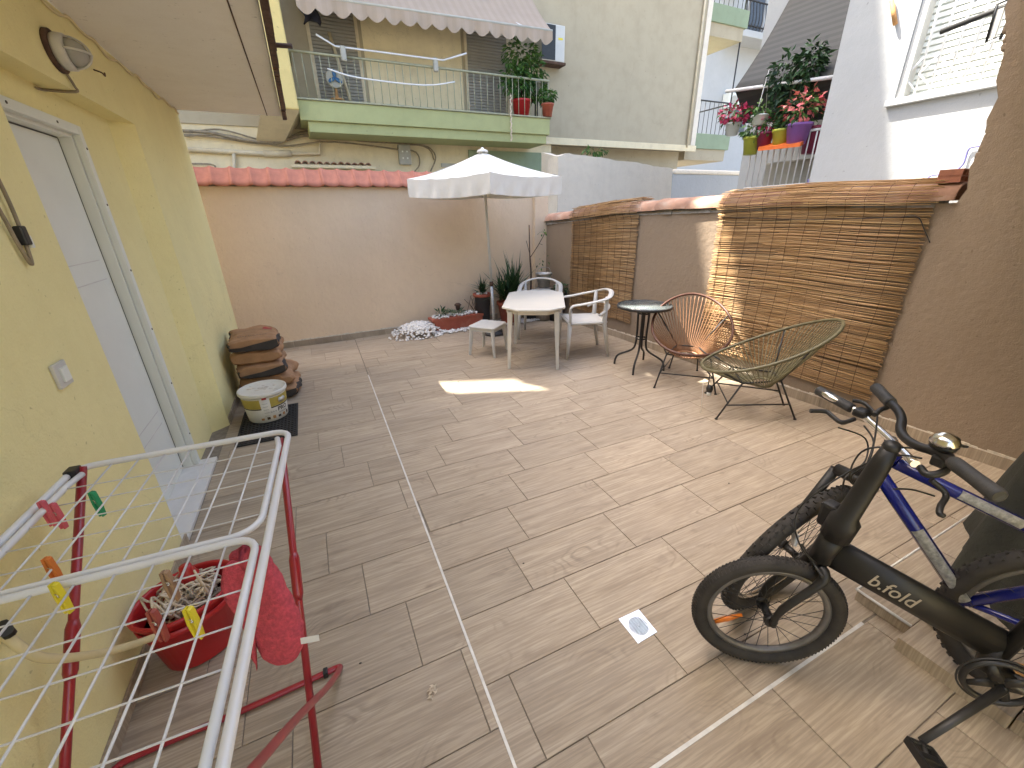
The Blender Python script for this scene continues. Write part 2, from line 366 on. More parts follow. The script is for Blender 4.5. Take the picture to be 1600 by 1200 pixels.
M['mat'] = P('black_rubber_mat', (0.022, 0.021, 0.02), 0.7, 0.3, 25)
M['terra'] = P('terracotta_plastic', (0.36, 0.085, 0.045), 0.6, 0.15, 8, stain=(0.45, 0.3, 0.2), stain_amt=0.4, stain_scale=6)
M['darkpot'] = P('dark_pot', (0.03, 0.028, 0.027), 0.55, 0.2)
M['soil'] = P('soil', (0.07, 0.045, 0.03), 1, 0.4, 30, 1, 40)
M['galv'] = P('galvanised_metal', (0.46, 0.46, 0.44), 0.45, 0.25, 18, metal=0.5)
M['pebble'] = P('white_pebble', (0.74, 0.71, 0.66), 0.7, 0.12, 14)
M['bark'] = P('bark', (0.10, 0.06, 0.04), 0.9, 0.3, 30, 0.6, 60)
M['leafd'] = leaf_mat('dark_leaf', (0.012, 0.035, 0.014), (0.05, 0.11, 0.035))
M['leafg'] = leaf_mat('green_leaf', (0.02, 0.07, 0.012), (0.10, 0.20, 0.035))
M['leafs'] = leaf_mat('succulent_leaf', (0.10, 0.15, 0.09), (0.28, 0.34, 0.2))
M['flower'] = leaf_mat('pink_petal', (0.62, 0.10, 0.12), (0.75, 0.28, 0.22))
M['flowerr'] = leaf_mat('red_petal', (0.35, 0.015, 0.04), (0.62, 0.06, 0.16))
M['reed'] = reed_mat('reed')
M['brownc'] = P('brown_cord', (0.27, 0.13, 0.058), 0.5, 0.2, 30)
M['brownf'] = P('brown_rim', (0.09, 0.034, 0.017), 0.5, 0.2, 30)
M['olivec'] = P('olive_cord', (0.165, 0.147, 0.078), 0.5, 0.2, 30)
M['olivef'] = P('olive_rim', (0.13, 0.115, 0.06), 0.5, 0.2, 30)
M['glass'] = glass_mat()
M['frost'] = P('frosted_glass', (0.34, 0.33, 0.30), 0.15, 0.1)
M['tarp'] = P('dark_green_tarp', (0.028, 0.029, 0.020), 0.85, 0.3, 5, 0.5, 30, bdist=0.02)
M['shutter'] = P('grey_shutter', (0.29, 0.27, 0.235), 0.6, 0.08, 5)
M['awning'] = stripes('beige_awning', (0.40, 0.31, 0.235), (0.375, 0.29, 0.215), 6.0, 0)
M['shade'] = stripes('dark_sunshade', (0.036, 0.036, 0.031), (0.050, 0.050, 0.043), 9.0, 2, 0.85)
M['iron'] = P('painted_iron', (0.34, 0.33, 0.22), 0.6, 0.15, 12)
M['whiteiron'] = P('white_iron', (0.72, 0.71, 0.69), 0.45, 0.06, 8)
M['wood'] = P('raw_wood', (0.45, 0.23, 0.08), 0.8, 0.25, 12)
M['cable'] = P('grey_cable', (0.26, 0.21, 0.14), 0.7, 0.3, 14)
M['pipe'] = P('cream_pipe', (0.62, 0.53, 0.37), 0.6, 0.12, 8)
M['jbox'] = P('grey_plastic', (0.40, 0.38, 0.32), 0.6, 0.1)
M['purple'] = P('purple_plastic', (0.27, 0.12, 0.42), 0.5, 0.1)
M['lime'] = P('lime_plastic', (0.42, 0.44, 0.05), 0.5, 0.1)
M['maroon'] = P('maroon_plastic', (0.22, 0.02, 0.06), 0.5, 0.1)
M['brightorange'] = P('orange_tray', (0.75, 0.16, 0.03), 0.5, 0.1)
M['violetcable'] = P('violet_cable', (0.16, 0.15, 0.36), 0.6, 0.1)
M['darkcloth'] = P('dark_cloth', (0.015, 0.015, 0.025), 0.95, 0.3)
M['fanblue'] = P('fan_blue', (0.03, 0.12, 0.25), 0.4, 0.2)
M['earth'] = P('street_ground', (0.20, 0.19, 0.17), 0.95, 0.2, 4)
M['window'] = P('dark_window', (0.05, 0.055, 0.06), 0.15, 0.2)

# ================================================================== SETTING
g = structure(MB().box((-60, -60, -0.4), (80, 90, -0.12)).build('ground', M['earth']))
XL = -0.86
def strip_x(y): return 0.286+0.0128*y
def wall_x(y): return 3.563+(4.814-y)*0.0632
WN = Vector((-0.998, -0.063, 0)); WU = Vector((0.063, -0.998, 0))
def wallpt(y, off, z): return Vector((wall_x(y), y, z))+WN*off
def back_y(x): return 6.0+0.045*(x+1)
# ---- courtyard floor: grout bed + one object per tile
flo = structure(MB().box((-1.3, -1.6, -0.10), (4.0, 6.4, -0.0045)).build('courtyard_floor', M['grout']))
full = MB().box((0, 0, -0.010), (0.596, 0.1, 0))
GAP = 0.0034
_shared = {}
def tile_obj(x0a, x1a, x0b, x1b, y0, y1, z=0.0):
    x0a += GAP/2; x0b += GAP/2; x1a -= GAP/2; x1b -= GAP/2; y0 += GAP/2; y1 -= GAP/2
    if x1a-x0a < 0.015 and x1b-x0b < 0.015: return
    key = None
    if abs(x0a-x0b) < 1e-6 and abs(x1a-x1b) < 1e-6 and abs((x1a-x0a)-(0.60-GAP)) < 1e-4: key = round(y1-y0, 4)
    if key and key in _shared: me = _shared[key]
    else:
        e = 0.0012; cx, cy = x0a, y0
        lo = [(x0a-cx, 0), (x1a-cx, 0), (x1b-cx, y1-y0), (x0b-cx, y1-y0)]
        hi = [(x0a-cx+e, e), (x1a-cx-e, e), (x1b-cx-e, y1-y0-e), (x0b-cx+e, y1-y0-e)]
        vs = [(x, y, -0.010) for x, y in lo]+[(x, y, -e) for x, y in lo]+[(x, y, 0) for x, y in hi]
        fs = [(3,2,1,0), (8,9,10,11)]+[(i, (i+1)%4, 4+(i+1)%4, 4+i) for i in range(4)]+[(4+i, 4+(i+1)%4, 8+(i+1)%4, 8+i) for i in range(4)]
        me = MB().add(vs, fs).mesh('tile'); me.materials.append(M['tile'])
        if key: _shared[key] = me
    share('tile', me, flo, (x0a, y0, z+random.uniform(-0.0004, 0.0004)))
def fill_row(xa0, xa1, xb0, xb1, y0, y1, joint):
    lo = min(xa0, xb0); hi = max(xa1, xb1)
    k = math.floor((lo-joint)/0.60); x = joint+k*0.60
    while x < hi:
        l, r = x, x+0.60
        tile_obj(max(l, xa0), min(r, xa1), max(l, xb0), min(r, xb1), y0, y1); x += 0.60
for j in range(-7, 18):      # left field
    y0 = 0.798+0.316*j; y1 = min(y0+0.316, 6.02)
    if y0 > 5.98 or y1 < -1.5: continue
    fill_row(XL, strip_x(y0)-0.003, XL, strip_x(y1)-0.003, y0, y1, 0.262-0.151*j)
SH = {0: .393, 1: .213, 2: .053, 3: .184, 4: .325, 5: .451}
for j in range(0, 19):       # right field
    y0 = 0.65+0.291*j; y1 = min(y0+0.291, back_y(2.0)-0.0)
    if y1-y0 < 0.03: continue
    fill_row(strip_x(y0)+0.003, wall_x(y0)-0.012, strip_x(y1)+0.003, wall_x(y1)-0.012, y0, y1, SH.get(j, .451+.14*(j-5)))
fill_row(strip_x(.5)+.003, wall_x(.5)-.012, strip_x(.65)+.003, wall_x(.65)-.012, 0.4915, 0.65, 0.545)
for j in range(5):
    y1 = 0.486-0.291*j; y0 = y1-0.291
    fill_row(strip_x(y0)+.003, wall_x(y0)-.012, strip_x(y1)+.003, wall_x(y1)-.012, y0, y1, 1.225-0.17*j)
# aluminium joint strips
ys = [0.0-1.4+i*0.5 for i in range(12)]+[4.47]
mb = MB(); y0, y1 = -1.4, 4.47
mb.add([(strip_x(y0)-.005, y0, .0015), (strip_x(y0)+.005, y0, .0015), (strip_x(y1)+.005, y1, .0015), (strip_x(y1)-.005, y1, .0015),
        (strip_x(y0)-.005, y0, -.009), (strip_x(y0)+.005, y0, -.009), (strip_x(y1)+.005, y1, -.009), (strip_x(y1)-.005, y1, -.009)],
       [(0,1,2,3), (7,6,5,4), (0,4,5,1), (1,5,6,2), (2,6,7,3), (3,7,4,0)])
mb.build('joint_strip', M['alu'], flo)
MB().box((strip_x(.489)+.006, 0.483, -.009), (1.80, 0.4945, 0.0018)).build('joint_strip', M['alu'], flo)
# raised tiled step at the right
st = thing('tiled_step', 'low tiled step with metal edging under the two bicycles', 'step', (1.895, 0.572, 0))
def stepblk(x0, x1, y0, y1, z, name='tread_tile'):
    MB().box((x0-1.895, y0-0.572, 0.0), (x1-1.895, y1-0.572, z)).build(name, M['tile'], st, bev=0.0015)
for i in range(3): stepblk(1.897+0.6*i, 1.893+0.6*(i+1), 0.382, 0.572, 0.052)
for i in range(4): stepblk(1.79+0.6*i, 1.786+0.6*(i+1), 0.07, 0.378, 0.058)
for i in range(4): stepblk(1.80+0.6*i, 1.796+0.6*(i+1), -1.5, 0.066, 0.058)
MB().tube([(0, -0.19, 0.054), (0, 0.002, 0.054)], 0.006, 6).build('metal_edging', M['alu'], st)
MB().tube([(0, 0.003, 0.053), (1.75, 0.02, 0.053)], 0.005, 6).build('metal_edging', M['alu'], st)
wb = thing('wood_block', 'short raw wooden block with white end lying on the tiled step', 'wood block', onz(1462, 985, 0.06)+Vector((0.06, 0.02, 0)), -0.35)
MB().cbox((0, 0, 0.03), (0.10, 0.06, 0.055)).build('block', M['wood'], wb, bev=0.003)
MB().cbox((-0.052, 0.0, 0.03), (0.005, 0.058, 0.053)).build('painted_end', M['caulk'], wb, bev=0.001)
MB().cbox((0.20, -0.16, 0.012), (0.34, 0.05, 0.02), T((0,0,0), -0.45)).build('batten', M['wood'], wb, bev=0.002)

# ================================================================== YELLOW HOUSE
yh = thing('yellow_house', 'yellow stucco house with recessed white door and projecting balcony soffit', 'house', (XL, 3.0, 0))
def loc(x, y, z): return (x-XL, y-3.0, z)
N0, N1, NZ, YE, XD = 2.25, 3.80, 2.165, 5.33, -0.97   # niche span, niche head, house end, niche depth
D0, D1, DZ = 2.05, 3.21, 2.05
mb = MB()
def q(*pts): mb.add([loc(*p) for p in pts], [tuple(range(len(pts)))])
x = XL
q((x,-1.6,0),(x,N0,0),(x,N0,NZ),(x,-1.6,NZ)); q((x,-1.6,NZ),(x,N0,NZ),(x,N1,NZ),(x,YE,NZ),(x,YE,2.515),(x,-1.6,2.515))
q((x,N1,0),(x,YE,0),(x,YE,NZ),(x,N1,NZ))
q((x,N1,0),(x,N1,NZ),(XD,N1-.09,NZ),(XD,N1-.09,0)); q((x,N0,0),(XD,N0,0),(XD,N0,NZ),(x,N0,NZ)); q((x,N0,NZ),(XD,N0,NZ),(XD,N1-.09,NZ),(x,N1,NZ))
q((XD,D1,0),(XD,N1-.09,0),(XD,N1-.09,DZ),(XD,D1,DZ)); q((XD,D0,DZ),(XD,N1-.09,DZ),(XD,N1-.09,NZ),(XD,D0,NZ))
q((x,YE,0),(-6,YE,0),(-6,YE,2.515),(x,YE,2.515)); q((XD,D0,0),(XD,N0,0),(XD,N0,DZ),(XD,D0,DZ))
mb.build('wall', M['yellow'], yh, recalc=False)
# soffit slab with groove and rusty flashing
sof = MB().box(loc(-6, -1.6, 2.517), loc(-0.005, 5.30, 2.70)).build('balcony_slab', M['soffit'], yh, bev=0.004)
MB().box(loc(-0.135, -1.6, 2.5135), loc(-0.128, 5.29, 2.518)).build('drip_groove', M['rust'], sof)
mb = MB(); pts = []
yy = -1.6
while yy < 5.30:
    y2 = min(5.30, yy+random.uniform(0.1, 0.3)); b = 2.48+random.uniform(-0.012, 0.012)
    mb.box(loc(0.0, yy, b), loc(0.03+random.uniform(0, .012), y2-0.001, 2.74)); yy = y2
mb.build('rusty_edge', M['rust'], sof)
MB().tube([loc(0.02, 3.62, 2.62), loc(0.14, 3.60, 2.62)], 0.014, 6).build('bracket', M['rust'], sof)
# upper storey (out of the picture; shades the yard)
mb = MB().box(loc(-6, -1.6, 2.702), loc(-1.3, 5.1, 4.2))
mb.build('upper_storey', M['yellow'], yh)
MB().box(loc(0.8, -1.6, 2.80), loc(4.3, 1.45, 2.95)).build('rear_shade_slab', M['soffit'], yh)  # unseen slab, added overhead to darken the near right of the yard
MB().box(loc(0.8, -1.8, -.1), loc(4.3, -1.602, 2.95)).build('rear_shade_wall', M['yellow'], yh)  # unseen wall, added to close off the near right corner and keep it dark
# skirting on the yellow wall
mb_s = MB().box((0, 0, 0), (0.009, 0.597, 0.07)).mesh('skirting_tile'); mb_s.materials.append(M['tile'])
for yy in (-1.3, -0.7, -0.1, 0.5, 1.1, 1.7): share('skirting_tile', mb_s, yh, loc(XL+0.001, yy, 0))
for yy in (3.81, 4.41): share('skirting_tile', mb_s, yh, loc(XL+0.001, yy, 0))
# white door: frame, leaf, threshold
fr = MB()
fr.box(loc(XD-.02, D1-.04, 0.02), loc(XD+.012, D1+.004, DZ+.004)); fr.box(loc(XD-.02, D0, DZ-.04), loc(XD+.012, D1-.041, DZ+.004))
fr.box(loc(XD-.10, D1-.055, 0.02), loc(XD-.021, D1-.004, DZ-.004)); fr.box(loc(XD-.10, D0, DZ-.055), loc(XD-.021, D1-.056, DZ-.004))
fro = fr.build('door_frame', M['pvc'], yh, bev=0.003)
for zz in (0.25, 0.62, 0.98, 1.33, 1.68, 1.95):
    MB().tube([loc(XD+.0125, D1-.018, zz), loc(XD+.015, D1-.018, zz)], 0.006, 8).build('screw', M['darkprint'], fro)
for yy in (2.55, 2.95): MB().tube([loc(XD+.0125, yy, DZ-.018), loc(XD+.015, yy, DZ-.018)], 0.006, 8).build('screw', M['darkprint'], fro)
lf = MB().box(loc(XD-.15, D0, 0.022), loc(XD-.075, D1-.061, DZ-.061)).build('door', M['pvc'], yh, bev=0.002)
for zz in (0.40, 0.48, 1.30, 1.40): MB().box(loc(XD-.076, D0+.3, zz), loc(XD-.0735, D1-.12, zz+.004)).build('groove', M['wire'], lf)
MB().box(loc(XD-.14, D1-.0605, 0.03), loc(XD-.074, D1-.0555, DZ-.061)).build('gasket', M['bplastic'], lf)
MB().box(loc(XD-.14, D0, DZ-.0605), loc(XD-.074, D1-.061, DZ-.0555)).build('gasket', M['bplastic'], lf)
MB().box(loc(XD-.15, D0, -0.005), loc(XL-.002, D1+.02, 0.02)).build('threshold', M['marble'], yh, bev=0.003)
# bulkhead lamp
lp = thing('wall_lamp', 'oval bulkhead lamp with caged glass above the yellow niche', 'wall lamp', (XL, 2.89, 2.295))
Rm = Matrix.Rotation(PI/2, 4, 'Y')
MB().lathe([(0.10, 0.0), (0.10, 0.012), (0.085, 0.018)], 28, mat=Rm, sx=0.8).build('base_plate', M['rust'], lp)
MB().lathe([(0.082, 0.018), (0.086, 0.03), (0.084, 0.055), (0.072, 0.062), (0.066, 0.055)], 28, mat=Rm, sx=0.8).build('ring', M['plasticw'], lp)
MB().lathe([(0.068, 0.05), (0.062, 0.085), (0.042, 0.108), (0.018, 0.117), (1e-6, 0.119)], 28, mat=Rm, sx=0.8).build('glass_dome', M['frost'], lp)
def arc(a0, r0, h, n=12): return [(0.052+math.sin(PI*i/n)*h, math.cos(PI*i/n)*r0*math.cos(a0), math.cos(PI*i/n)*r0*math.sin(a0)*0.8) for i in range(n+1)]
MB().tube(arc(0, 0.076, 0.075), 0.0045, 6).build('cage_bar', M['plasticw'], lp)
MB().tube(arc(PI/2, 0.076, 0.075), 0.0045, 6).build('cage_bar', M['plasticw'], lp)
c = tag(MB().tube(smoothpath([(XL+.008, 2.92, 2.22), (XL+.012, 2.95, 2.18), (XL+.006, 2.96, 2.16), (XD+.01, 2.95, 2.157), (XD+.008, 2.88, 2.15)], 4), 0.006, 6).build('lamp_cable', M['cable']), 'short brown cable dropping from the bulkhead lamp into the niche', 'cable')
pts = [(XL+.008, 2.6+0.1*i, 2.497-0.012*math.sin(i*1.9)-0.01*math.sin(i*.7)-(0.012 if i % 5 == 0 else 0)) for i in range(28)]
tag(MB().tube(smoothpath(pts, 3), 0.007, 6).build('wall_cable', M['hose']), 'sagging painted cable along the joint of yellow wall and soffit', 'cable')
hk = tag(MB().tube(smoothpath([(XL, 3.35, 2.34), (XL+.03, 3.35, 2.33), (XL+.035, 3.37, 2.32), (XL+.03, 3.40, 2.34)], 4), 0.004, 6).build('wall_hook', M['rust']), 'small bent wire hook beside the bulkhead lamp', 'hook')
# light switch
sw = thing('light_switch', 'square white light switch on the yellow wall', 'light switch', (XL, 1.885, 1.11))
MB().cbox((0.006, 0, 0), (0.012, 0.085, 0.085)).build('plate', M['plasticw'], sw, bev=0.003)
MB().cbox((0.015, 0.004, 0), (0.008, 0.045, 0.05)).build('rocker', M['pvc'], sw, bev=0.002)
# hanging cable with plug
hc = thing('hanging_plug', 'brown cable hanging on the yellow wall with a small black plug', 'cable', (XL, 1.98, 1.54))
MB().tube(smoothpath([(0.01, -0.06, 0.55), (0.012, 0.01, 0.30), (0.014, 0.03, 0.12), (0.016, 0.01, -0.03), (0.013, 0.0, -0.07), (0.012, -0.02, 0.0), (0.012, -0.05, 0.14), (0.01, -0.16, 0.4)], 5), 0.0055, 6).build('cord', M['cable'], hc)
MB().cbox((0.018, 0.012, 0.02), (0.024, 0.032, 0.06)).build('plug', M['bplastic'], hc, bev=0.005)
MB().cbox((0.018, 0.034, 0.0), (0.018, 0.014, 0.04)).build('clip', M['pvc'], hc, bev=0.003)

# ================================================================== BACK WALL
bw = thing('back_wall', 'pinkish beige stucco wall topped with red clay roof tiles', 'wall', (-1, 6.0, 0), math.atan(0.045))
MB().box((-4, 0, -0.1), (4.50, 0.22, 1.93)).build('wall_body', M['pink'], bw)
MB().box((4.27, -0.07, -0.1), (4.51, -0.001, 1.96)).build('corner_pier', M['pink'], bw)
def rooftile_mesh():
    prof = [(-.002, .012), (.012, .030), (.030, .034), (.046, .022), (.075, .010), (.13, .006), (.165, .008), (.188, .016), (.20, .022)]
    vs = []; fs = []; n = len(prof); th = 0.013; nl = 5
    for side in (0, 1):
        for j in range(nl):
            t = j/(nl-1)
            for (px, pz) in prof:
                notch = 0.012 if (j == 0 and px > 0.165) else 0
                vs.append((px, -0.12+0.25*t+notch, pz-th*side))
    def idx(s, j, i): return s*nl*n+j*n+i
    for j in range(nl-1):
        for i in range(n-1):
            fs.append((idx(0,j,i), idx(0,j,i+1), idx(0,j+1,i+1), idx(0,j+1,i)))
            fs.append((idx(1,j,i), idx(1,j+1,i), idx(1,j+1,i+1), idx(1,j,i+1)))
    for i in range(n-1): fs.append((idx(0,0,i), idx(1,0,i), idx(1,0,i+1), idx(0,0,i+1)))
    for j in range(nl-1):
        fs.append((idx(0,j,0), idx(0,j+1,0), idx(1,j+1,0), idx(1,j,0))); fs.append((idx(0,j,n-1), idx(1,j,n-1), idx(1,j+1,n-1), idx(0,j+1,n-1)))
    o = MB().add(vs, fs, True); me = o.mesh('roof_tile'); me.materials.append(M['rooftile']); return me
rtm = rooftile_mesh()
for i in range(28):
    share('roof_tile', rtm, bw, (-0.8+0.19*i, 0.02+random.uniform(-.004, .004), 2.022+random.uniform(-.003, .003)), (math.radians(50)+random.uniform(-.02, .02), 0, random.uniform(-.012, .012)))
MB().box((-4, 0.05, 1.931), (4.48, 0.2, 2.015)).build('mortar_bed', M['mortar'], bw)
sk = MB().box((0, -0.010, 0), (0.597, -0.001, 0.075)).mesh('skirting_tile'); sk.materials.append(M['tile'])
for i in range(9): share('skirting_tile', sk, bw, (-0.6+0.6*i, 0, 0)) if -0.6+.6*i < 4.2-.6 else None
mb = MB(); xx = -0.6
while xx < 3.6:
    dx = random.uniform(.03, .09); h = 0.078+random.uniform(.004, .016); mb.box((xx, -0.008, 0.0755), (xx+dx, -0.0005, h)); xx += dx
mb.build('caulk_line', M['caulk'], bw)

# ================================================================== RIGHT WALL
rw = thing('side_wall', 'stucco side wall with clay cap tiles, taller rough part beside bicycles', 'wall', (3.7, 3.0, 0))
RW0 = Vector((3.7, 3.0, 0))
top = [(6.35, 1.42), (5.6, 1.475), (4.9, 1.53), (4.14, 1.565), (3.05, 1.59), (1.40, 1.60)]
mb = MB(); prof = [(6.35, -0.1)]+top+[(1.375, 1.68), (1.40, 1.80), (1.365, 1.92), (1.40, 2.05), (1.385, 2.16), (1.42, 2.25), (1.43, 2.42), (1.49, 2.6), (1.50, 3.4), (-1.6, 3.4), (-1.6, -0.1)]
vs = [tuple(wallpt(y, 0, z)-RW0) for y, z in prof]+[tuple(wallpt(y, -0.2, z)-RW0) for y, z in prof]
n = len(prof); mb.add(vs, [tuple(range(n)), tuple(range(2*n-1, n-1, -1))]+[(i, n+i, n+(i+1) % n, (i+1) % n) for i in range(n)])
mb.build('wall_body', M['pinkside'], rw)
# raw broken edge of the taller part
mb = MB(); rb = random.Random(12); z = 1.63
while z < 3.3:
    dz = rb.uniform(.03, .10); y = 1.385+0.11*max(0, min(1, (z-2.15)/.45)); e = rb.uniform(-.005, .012); d0 = rb.uniform(.0, .05)
    pa = [wallpt(y-.06, -d0*.2, z), wallpt(y+e, -d0, z), wallpt(y+e*.6, -.19, z), wallpt(y-.06, -.195, z)]
    mb.add([p-RW0 for p in pa]+[p-RW0+Vector((0, rb.uniform(-.008, .008), dz+.004)) for p in pa], [(0,1,2,3), (7,6,5,4), (0,4,5,1), (1,5,6,2), (2,6,7,3), (3,7,4,0)]); z += dz
mb.build('broken_edge', M['pinkside'], rw, bev=.012)
def captile_mesh():
    vs = []; fs = []; n = 10; L = 0.46
    for j, (t, r) in enumerate(((0, .125), (.5, .13), (1, .138))):
        for s in (0, 1):
            for k in range(n+1):
                a = PI*k/n; rr = r-0.014*s; vs.append((math.cos(a)*rr, t*L, math.sin(a)*rr*0.85))
    m1 = n+1
    for j in range(2):
        for k in range(n):
            fs.append((j*2*m1+k, j*2*m1+k+1, (j+1)*2*m1+k+1, (j+1)*2*m1+k)); fs.append((j*2*m1+m1+k+1, j*2*m1+m1+k, (j+1)*2*m1+m1+k, (j+1)*2*m1+m1+k+1))
    for j in (0, 2):
        for k in range(n): fs.append((j*2*m1+k, j*2*m1+m1+k, j*2*m1+m1+k+1, j*2*m1+k+1))
    mb = MB().add(vs, fs, True); me = mb.mesh('cap_tile'); me.materials.append(M['captile']); return me
ctm = captile_mesh()
def topz(y):
    for (a, za), (b, zb) in zip(top, top[1:]):
        if b <= y <= a: return zb+(za-zb)*(y-b)/(a-b)
    return top[0][1] if y > top[0][0] else top[-1][1]
yy = 1.41; k = 0
while yy < 6.0:
    p = wallpt(yy, -0.09, topz(yy)+0.015+0.006*(k % 2))-RW0
    share('cap_tile', ctm, rw, p, (math.atan2(topz(yy+.4)-topz(yy), .4), 0, math.atan(0.0632)+random.uniform(-.02, .02))); yy += 0.40; k += 1
mb = MB()
ysn = [6.3-i*0.12 for i in range(41)]
for a, b in zip(ysn, ysn[1:]):
    o = 0.012+random.uniform(-.004, .01); zz = topz(a)
    mb.add([wallpt(a, o, zz-.028)-RW0, wallpt(b, o, zz-.028)-RW0, wallpt(b, o-.03, zz+.025)-RW0, wallpt(a, o-.03, zz+.025)-RW0, wallpt(a, -.2, zz-.028)-RW0, wallpt(b, -.2, zz-.028)-RW0, wallpt(b, -.2, zz+.025)-RW0, wallpt(a, -.2, zz+.025)-RW0],
           [(0,1,2,3), (7,6,5,4), (0,4,5,1), (3,2,6,7), (0,3,7,4), (1,5,6,2)])
mb.build('mortar_bed', M['mortar'], rw)
yy = 0.62
while yy < 5.9:
    mb = MB(); a, b = yy, min(yy+0.597, 6.0)
    pts = [wallpt(a, .001, 0), wallpt(b, .001, 0), wallpt(b, .011, 0), wallpt(a, .011, 0)]
    mb.add([p-RW0 for p in pts]+[p-RW0+Vector((0,0,.078)) for p in pts], [(0,1,2,3), (7,6,5,4), (0,4,5,1), (1,5,6,2), (2,6,7,3), (3,7,4,0)])
    mb.build('skirting_tile', M['tile'], rw); yy += 0.6
mb = MB(); yy = 0.62
while yy < 5.9:
    d = random.uniform(.03, .09); p = wallpt(yy, 0.004, 0.083)-RW0
    mb.box((p.x-.003, p.y, .0785), (p.x+.003, p.y+d, .082+random.uniform(.002, .014))); yy += d
mb.build('caulk_line', M['caulk'], rw)
# hollow brick left on the wall
hb = thing('hollow_brick', 'dark hollow clay brick standing on the side wall cap', 'brick', wallpt(1.47, -0.10, 1.72), math.atan(0.0632))
mb = MB()
for zz in (0, .035, .07): mb.box((-.09, -.045, zz), (.09, .07, zz+.008))
for xx in (-.09, -.032, .026, .082): mb.box((xx, -.0448, .008), (xx+.008, .0698, .07))
mb.build('brick_shell', M['brick'], hb)
MB().box((-.075, 0.0, .001), (.075, .06, .069)).build('brick_core', M['darkprint'], hb)

# ================================================================== REED SCREENS
def reed_screen(ya, yb, zbot, label, seed):
    rnd = random.Random(seed)
    O = wallpt((ya+yb)/2, 0, 0)
    t = thing('reed_screen', label, 'reed screen', O, 0, 'reed screens hung on the side wall')
    zt = topz((ya+yb)/2); rc = 0.158
    path = []
    s = zbot
    while s < zt-0.02: path.append((0.022, s)); s += 0.0062
    for k in range(38):
        a = -0.12+(PI*0.86)*k/37; path.append((-0.09+rc*math.cos(a)*1.0-0.0, zt+0.02+rc*0.9*math.sin(a)))
    mb = MB(); vals = []
    for i, (off, z) in enumerate(path):
        over = i > len(path)-38
        band = 0.55+0.08*math.sin(i*0.13+seed)
        for piece in range(2):
            L = ya-yb
            a = ya+rnd.uniform(-.012, .02)-(0 if piece == 0 else L*rnd.uniform(.25, .5)); b = yb+rnd.uniform(-.02, .012)+(0 if piece == 1 else L*rnd.uniform(.2, .45))
            if over: a += rnd.uniform(-.05, .04); b += rnd.uniform(-.05, .05)
            slack = 0.004*math.sin(z*7+seed)+rnd.uniform(-.004, .005)
            pts = []
            dz0 = rnd.uniform(-.011, .011); dz1 = rnd.uniform(-.011, .011)
            for k in range(4):
                f = k/3; y = a+(b-a)*f
                bulge = 0.006*math.sin(f*PI)*math.sin(z*3+seed)
                zz = z+dz0*(1-f)+dz1*f+0.01*math.sin(y*4+seed)+((topz(y)-zt) if z > zt-0.6 else (topz(y)-zt)*max(0, (z-zbot))/(zt-zbot))
                pts.append(wallpt(y, off+slack*(0.6 if not over else 0.2)+bulge+rnd.uniform(0, .003)+piece*.004, zz)-O)
            r = rnd.uniform(.0026, .0042)
            n0 = len(mb.f); mb.tube(pts, r, 4, smooth=True); c = min(1, max(0, rnd.gauss(0.48, 0.17)*(.6+.8*band))); vals += [c]*(len(mb.f)-n0)
    o = stuff(mb.build('reeds', M['reed'], t)); set_rnd(o, vals)
    nW = int((ya-yb)/0.125)
    for i in range(nW):
        y = ya-0.06-i*0.125; pts = [wallpt(y+0.006*math.sin(z*6+i), off+0.011+0.003*math.sin(z*7+seed), z+(topz(y)-zt)*max(0, (z-zbot))/(zt-zbot))-O for off, z in path[::9]]
        MB().tube(pts, 0.0018, 4).build('tie_wire', M['bark'], t)
    # loose straw ends
    mb = MB()
    for i in range(14):
        y = rnd.uniform(yb, ya); z = rnd.uniform(zbot, zbot+.5); p = wallpt(y, .03, z)-O
        mb.tube([p, p+Vector((-.02, rnd.uniform(-.12, .12), rnd.uniform(-.1, .08)))], .0015, 4)
    stuff(mb.build('loose_straw', M['woodp'], t))
    return t
reed_screen(5.42, 4.13, 0.24, 'short rolled reed screen on the side wall nearest the pot plants', 3)
rsb = reed_screen(3.06, 1.50, 0.20, 'long reed screen on the side wall behind the olive string chair', 11)
w0 = wallpt(1.56, .05, 1.52)
tag(MB().tube(smoothpath([wallpt(3.04, .04, 1.52), wallpt(2.3, .05, 1.50), wallpt(1.7, .05, 1.515), w0, wallpt(1.50, .045, 1.44), wallpt(1.45, .04, 1.36)], 5), .0035, 5).build('binding_wire', M['bmetal']), 'dark wire binding the top of the long reed screen', 'wire')

# ================================================================== APARTMENT BLOCK BEHIND
FY = 10.7; BF = 9.8
ab = thing('apartment_block', 'cream apartment block with pale green balcony and grey roller shutters', 'building', (0, FY, 0))
RX = Matrix.Rotation(PI/2, 4, 'X')      # (x,y,z)->(x,-z,y): polygon in xz, extruded along -z -> +y
MB().prism([(11.15, 3.25), (11.15, 8.4), (5.0, 8.4), (5.0, 18.0), (1.8, 18.0), (1.8, 20.2), (0.80, 20.2), (-3.6, 14.82), (-6.3, 11.5), (-9, 11.5), (-9, 3.25)], -0.9, 0.0, RX).build('upper_wall', M['cream'], ab)  # unseen stepped top above the facade is made up to shape the sun streak
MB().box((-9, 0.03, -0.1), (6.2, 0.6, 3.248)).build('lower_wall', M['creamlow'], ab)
MB().box((6.2, 0.5, -0.1), (11.1, 1.1, 3.248)).build('recessed_wall', M['cream'], ab)
MB().box((5.5, -0.035, 3.20), (11.25, -0.002, 3.36)).build('floor_band', M['creamlow'], ab, bev=0.01)
MB().box((11.02, -0.03, 3.36), (11.2, 0.2, 8.3)).build('corner_strip', M['oldwhite'], ab, bev=0.01)
MB().tube([(10.86, -.04, 3.3), (10.87, -.04, 9)], .03, 8).build('drain_pipe', M['pipe'], ab)
